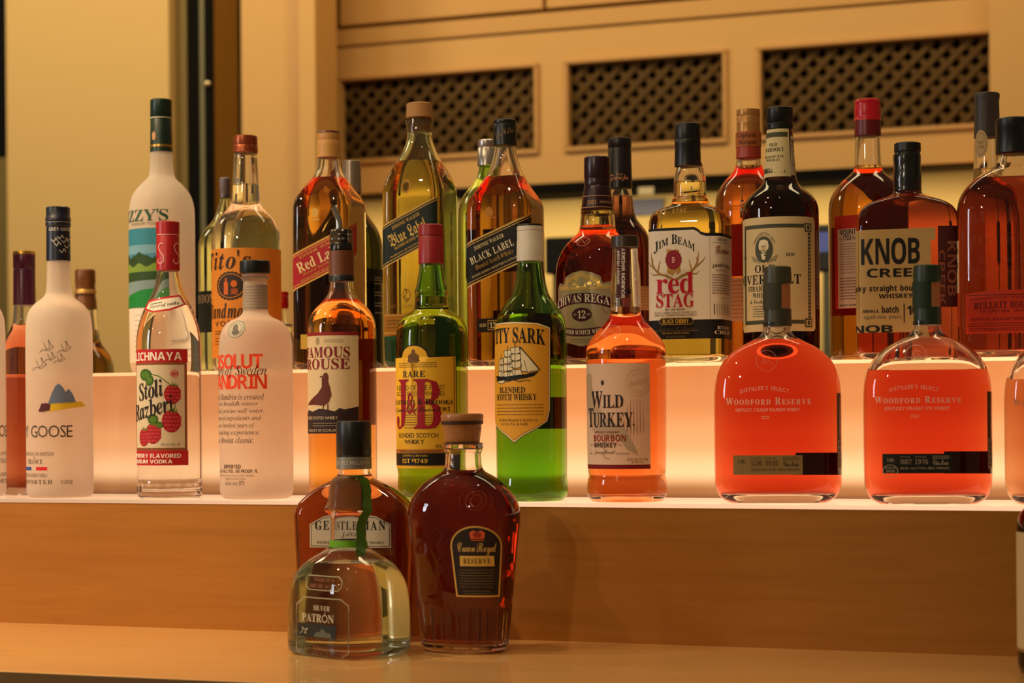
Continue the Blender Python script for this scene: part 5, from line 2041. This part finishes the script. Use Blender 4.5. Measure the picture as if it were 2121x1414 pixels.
b = bot('liqueur_bottle', 'small clear bottle with bright red cap between the orange-labelled and red-labelled bottles', 587, (YB, ZU),
        [(632, 7), (645, 7.5), (662, 9), (676, 16), (690, 22), (704, 24.5), (720, 25), (755, 25), (764, 23), (768, 20)])
b.glass(CLEAR, 690, WATER, 3, 8)
b.lathe('cap', [(604, 9), (605, 12), (612, 12), (614, 10.5), (618, 12), (638, 12), (639, 9)], pm('b3141c', .35))
b.lathe('collar', [(671, 15), (672, 21), (675, 21), (676, 16)], SILV)

b = bot('whisky_bottle', 'dark green bottle with black label and grey capsule tucked behind the red-labelled one', 732, (YB, ZU),
        [(398, 18), (412, 20), (426, 23), (440, 29), (456, 40), (474, 52), (494, 60), (520, 63.5), (550, 64), (740, 64), (758, 62), (768, 54)])
b.glass(DGREENG, 440, liquidmat('dim_scotch', (.6, .4, .06)), 4, 10)
b.lathe('capsule', [(333, 16), (335, 19), (400, 20.5), (402, 17)], pm('9a8a7c', .3, .5))
a = Art(b, 'label')
xe = a.u(794, 640)
a.rect(xe - 60, 560, xe - 3, 760, paper('120f10', 0), 0, px=False)
wg = paper('8a8478', .05)
a.lines(xe - 40, xe - 8, (578, 583, 590, 608, 614, 630, 636, 650), 2, wg, 2, 1, px=False)
a.build()

b = bot('spirit_bottle', 'bright green bottle with silver capsule between the teal and black-labelled square bottles', 1013, (YB, ZU),
        [(338, 17), (350, 18.5), (368, 22), (382, 31), (396, 44), (412, 55), (432, 61), (455, 63), (740, 63), (756, 61), (764, 54)])
b.glass(tintglass('bright_green_glass', (.62, .93, .36)), 372, liquidmat('pale_spirit', (.92, .94, .70)), 4, 10)
b.lathe('capsule', [(290, 17), (292, 19.5), (304, 20), (306, 19), (308, 20.5), (343, 21), (345, 17)], pm('b8ada6', .28, .75), dx=0)

b = bot('rum_bottle', 'almost black bottle with dark capsule and silver script behind the stout amber bottle', 1287, (YB + .005, ZU),
        [(386, 22), (398, 25), (420, 27), (440, 29.5), (452, 33), (462, 40), (474, 50), (488, 58), (508, 62.5), (540, 64), (730, 64), (748, 62), (756, 54)])
b.glass(CLEAR, 407, liquidmat('black_rum', (.16, .022, .012), .06), 4, 12)
b.lathe('capsule', [(286, 20), (288, 24), (294, 24.6), (306, 24.4), (308, 23.4), (310, 24), (390, 25.6), (391, 22)], pm('17121a', .35))
ys0, hs0, ks0 = b.ys, b.hs, b.ks
b.ys, b.hs, b.ks = np.array([100., 900]), np.array([25.8, 25.8]), np.zeros(2)
a = Art(b, 'capsule_script')
pkk = paper('c88a6a', 0)
a.text('Ron', 361, 366, pkk, 'seri', x0=1276, x1=1290, layer=0)
a.text('Zacapa', 364, 379, pkk, 'script', x0=1264, x1=1301, layer=1, track=-.03)
a.build()
b.ys, b.hs, b.ks = ys0, hs0, ks0
a = Art(b, 'woven_band')
uz = a.u(1346, 620)
a.rect(uz - 80, 596, uz + 6, 645, paper('d8b48a', .25), 0, px=False)
for i in range(8):
    for j in range(22):
        a.ell(uz - 78 + j * 4 + (i % 2) * 2, 599 + i * 6, 1.4, 2, paper('b08a5c', .1), 1, px=False, n=8)
a.build()

b = bot('rum_bottle', 'amber-red rum bottle with gold capsule behind the dark portrait-labelled one', 1554, (YB, ZU),
        [(322, 24), (334, 25), (346, 27.5), (356, 33), (366, 42), (378, 53), (392, 62), (408, 68), (425, 70), (428, 69), (432, 70), (735, 70), (752, 68), (758, 60)])
b.glass(CLEAR, 345, liquidmat('amber_red_rum', (.82, .26, .06)), 5, 12)
b.lathe('cap', [(227, 21), (228, 24), (240, 24.5), (242, 23.6), (245, 24.6), (252, 23.8), (255, 24.8), (258, 24), (275, 24.5), (276, 22)], pm('c08a4a', .35, .4), dx=0)
b.lathe('seal_band', [(274, 23), (275, 25), (328, 25.8), (330, 23)], pm('a83a24', .4), dx=0)
ys0, hs0, ks0 = b.ys, b.hs, b.ks
b.ys, b.hs, b.ks = np.array([100., 900]), np.array([25.9, 25.9]), np.zeros(2)
a = Art(b, 'seal_print')
a.rect(-45, 276, 45, 306, paper('b86a34', .1), 0, px=False)
a.text('Captain', 277, 290, paper('4a1c10', 0), 'serif', x1=1565, w=42, layer=1)
a.text('Morgan', 292, 304, paper('4a1c10', 0), 'serif', x1=1566, w=40, layer=1)
a.build()
b.ys, b.hs, b.ks = ys0, hs0, ks0
a = Art(b, 'label')
a.rect(1500, 470, 1560, 576, paper('b8241c', .35), 0)
a.rect(1512, 580, 1560, 668, paper('f8e2d0', .5), 0)
a.lines(1515, 1542, rows(586, 660, 10), 1.6, paper('c87a5c', .1), 3, 1)
a.build()

b = bot('rum_bottle', 'tall orange rum bottle with bright red cap behind the wax-capped one', 1801, (YB, ZU),
        [(276, 24), (290, 26), (345, 27.5), (354, 30), (362, 38), (372, 50), (384, 62), (398, 72), (414, 79), (432, 81.5), (450, 82), (735, 82), (750, 79), (756, 70)])
b.glass(CLEAR, 344, liquidmat('orange_rum', (.90, .42, .05)), 5, 12)
b.lathe('cap', [(206, 22), (208, 26), (212, 27), (214, 26), (222, 27), (240, 27), (243, 26.3), (246, 27.3), (251, 27.3), (252, 24)], pm('d2162c', .3))
b.lathe('capsule', [(250, 24), (251, 26.8), (282, 27.3), (283, 24)], pm('6e0f18', .35))
a = Art(b, 'label')
a.rect(1732, 452, 1800, 642, paper('cf2f20', .35), 0)
a.rect(1738, 479, 1800, 641, paper('f4dcc6', .3), 1)
a.text('MOUNT GAY', 480, 491, INK, 'sans', x0=1742, w=64)
a.text('1703', 492, 503, INK, 'sans', x0=1748, x1=1764)
a.text('Est.', 496, 502, INK, 'seri', x0=1741, x1=1747)
a.text('Barbados Rum', 492, 502, INK, 'script', x0=1766, w=30)
a.lines(1743, 1790, rows(510, 562, 11), 1.8, paper('a08070', 0), 6, 2)
a.text('ENJOY RESPONSIBLY', 567, 571, DRD, 'seri', x0=1745, w=44)
a.lines(1743, 1790, rows(580, 622, 8), 2.2, paper('806458', 0), 9, 2)
a.text('PRODUCT OF BARBADOS', 633, 637, INK, 'sans', x0=1742, w=56)
a.build()
a = Art(b, 'back_label')
L_ = b.table(600)[1][-1] * b.sc
a.rect(L_ / 2 - 80, 383, L_ / 2 - 10, 430, paper('3a1c08', .1), 0, px=False)
a.rect(L_ / 2 - 30, 465, L_ / 2 + 60, 650, paper('8a2c14', .15), 0, px=False)
a.build()

b = bot('tequila_bottle', 'clear bottle with charcoal capsule and cream oval seal behind the broad dark one', 2048, (YB, ZU),
        [(280, 24), (300, 26), (340, 27.5), (380, 29), (400, 36), (420, 50), (440, 60), (465, 64), (740, 64), (750, 58)])
b.glass(CLEAR, 350, liquidmat('pale_amber_spirit', (.9, .6, .36)), 5, 10)
b.lathe('capsule', [(193, 22), (195, 26), (200, 26.4), (206, 25.6), (212, 25), (285, 26.5), (286, 23)], pm('3c3430', .45))
ys0, hs0, ks0 = b.ys, b.hs, b.ks
b.ys, b.hs, b.ks = np.array([100., 900]), np.array([27.2, 27.2]), np.zeros(2)
a = Art(b, 'oval_seal')
a.ell(2032, 301, 15, 29, paper('e0bf88', .25), 0)
a.ell(2032, 301, 12, 23, paper('b8945c', .1), 1, inner=.92)
a.text('RON', 294, 300, paper('a8824a', 0), 'serif', x0=2027, x1=2037)
a.text('1796', 304, 310, paper('a8824a', 0), 'serif', x0=2026, x1=2038)
a.build()
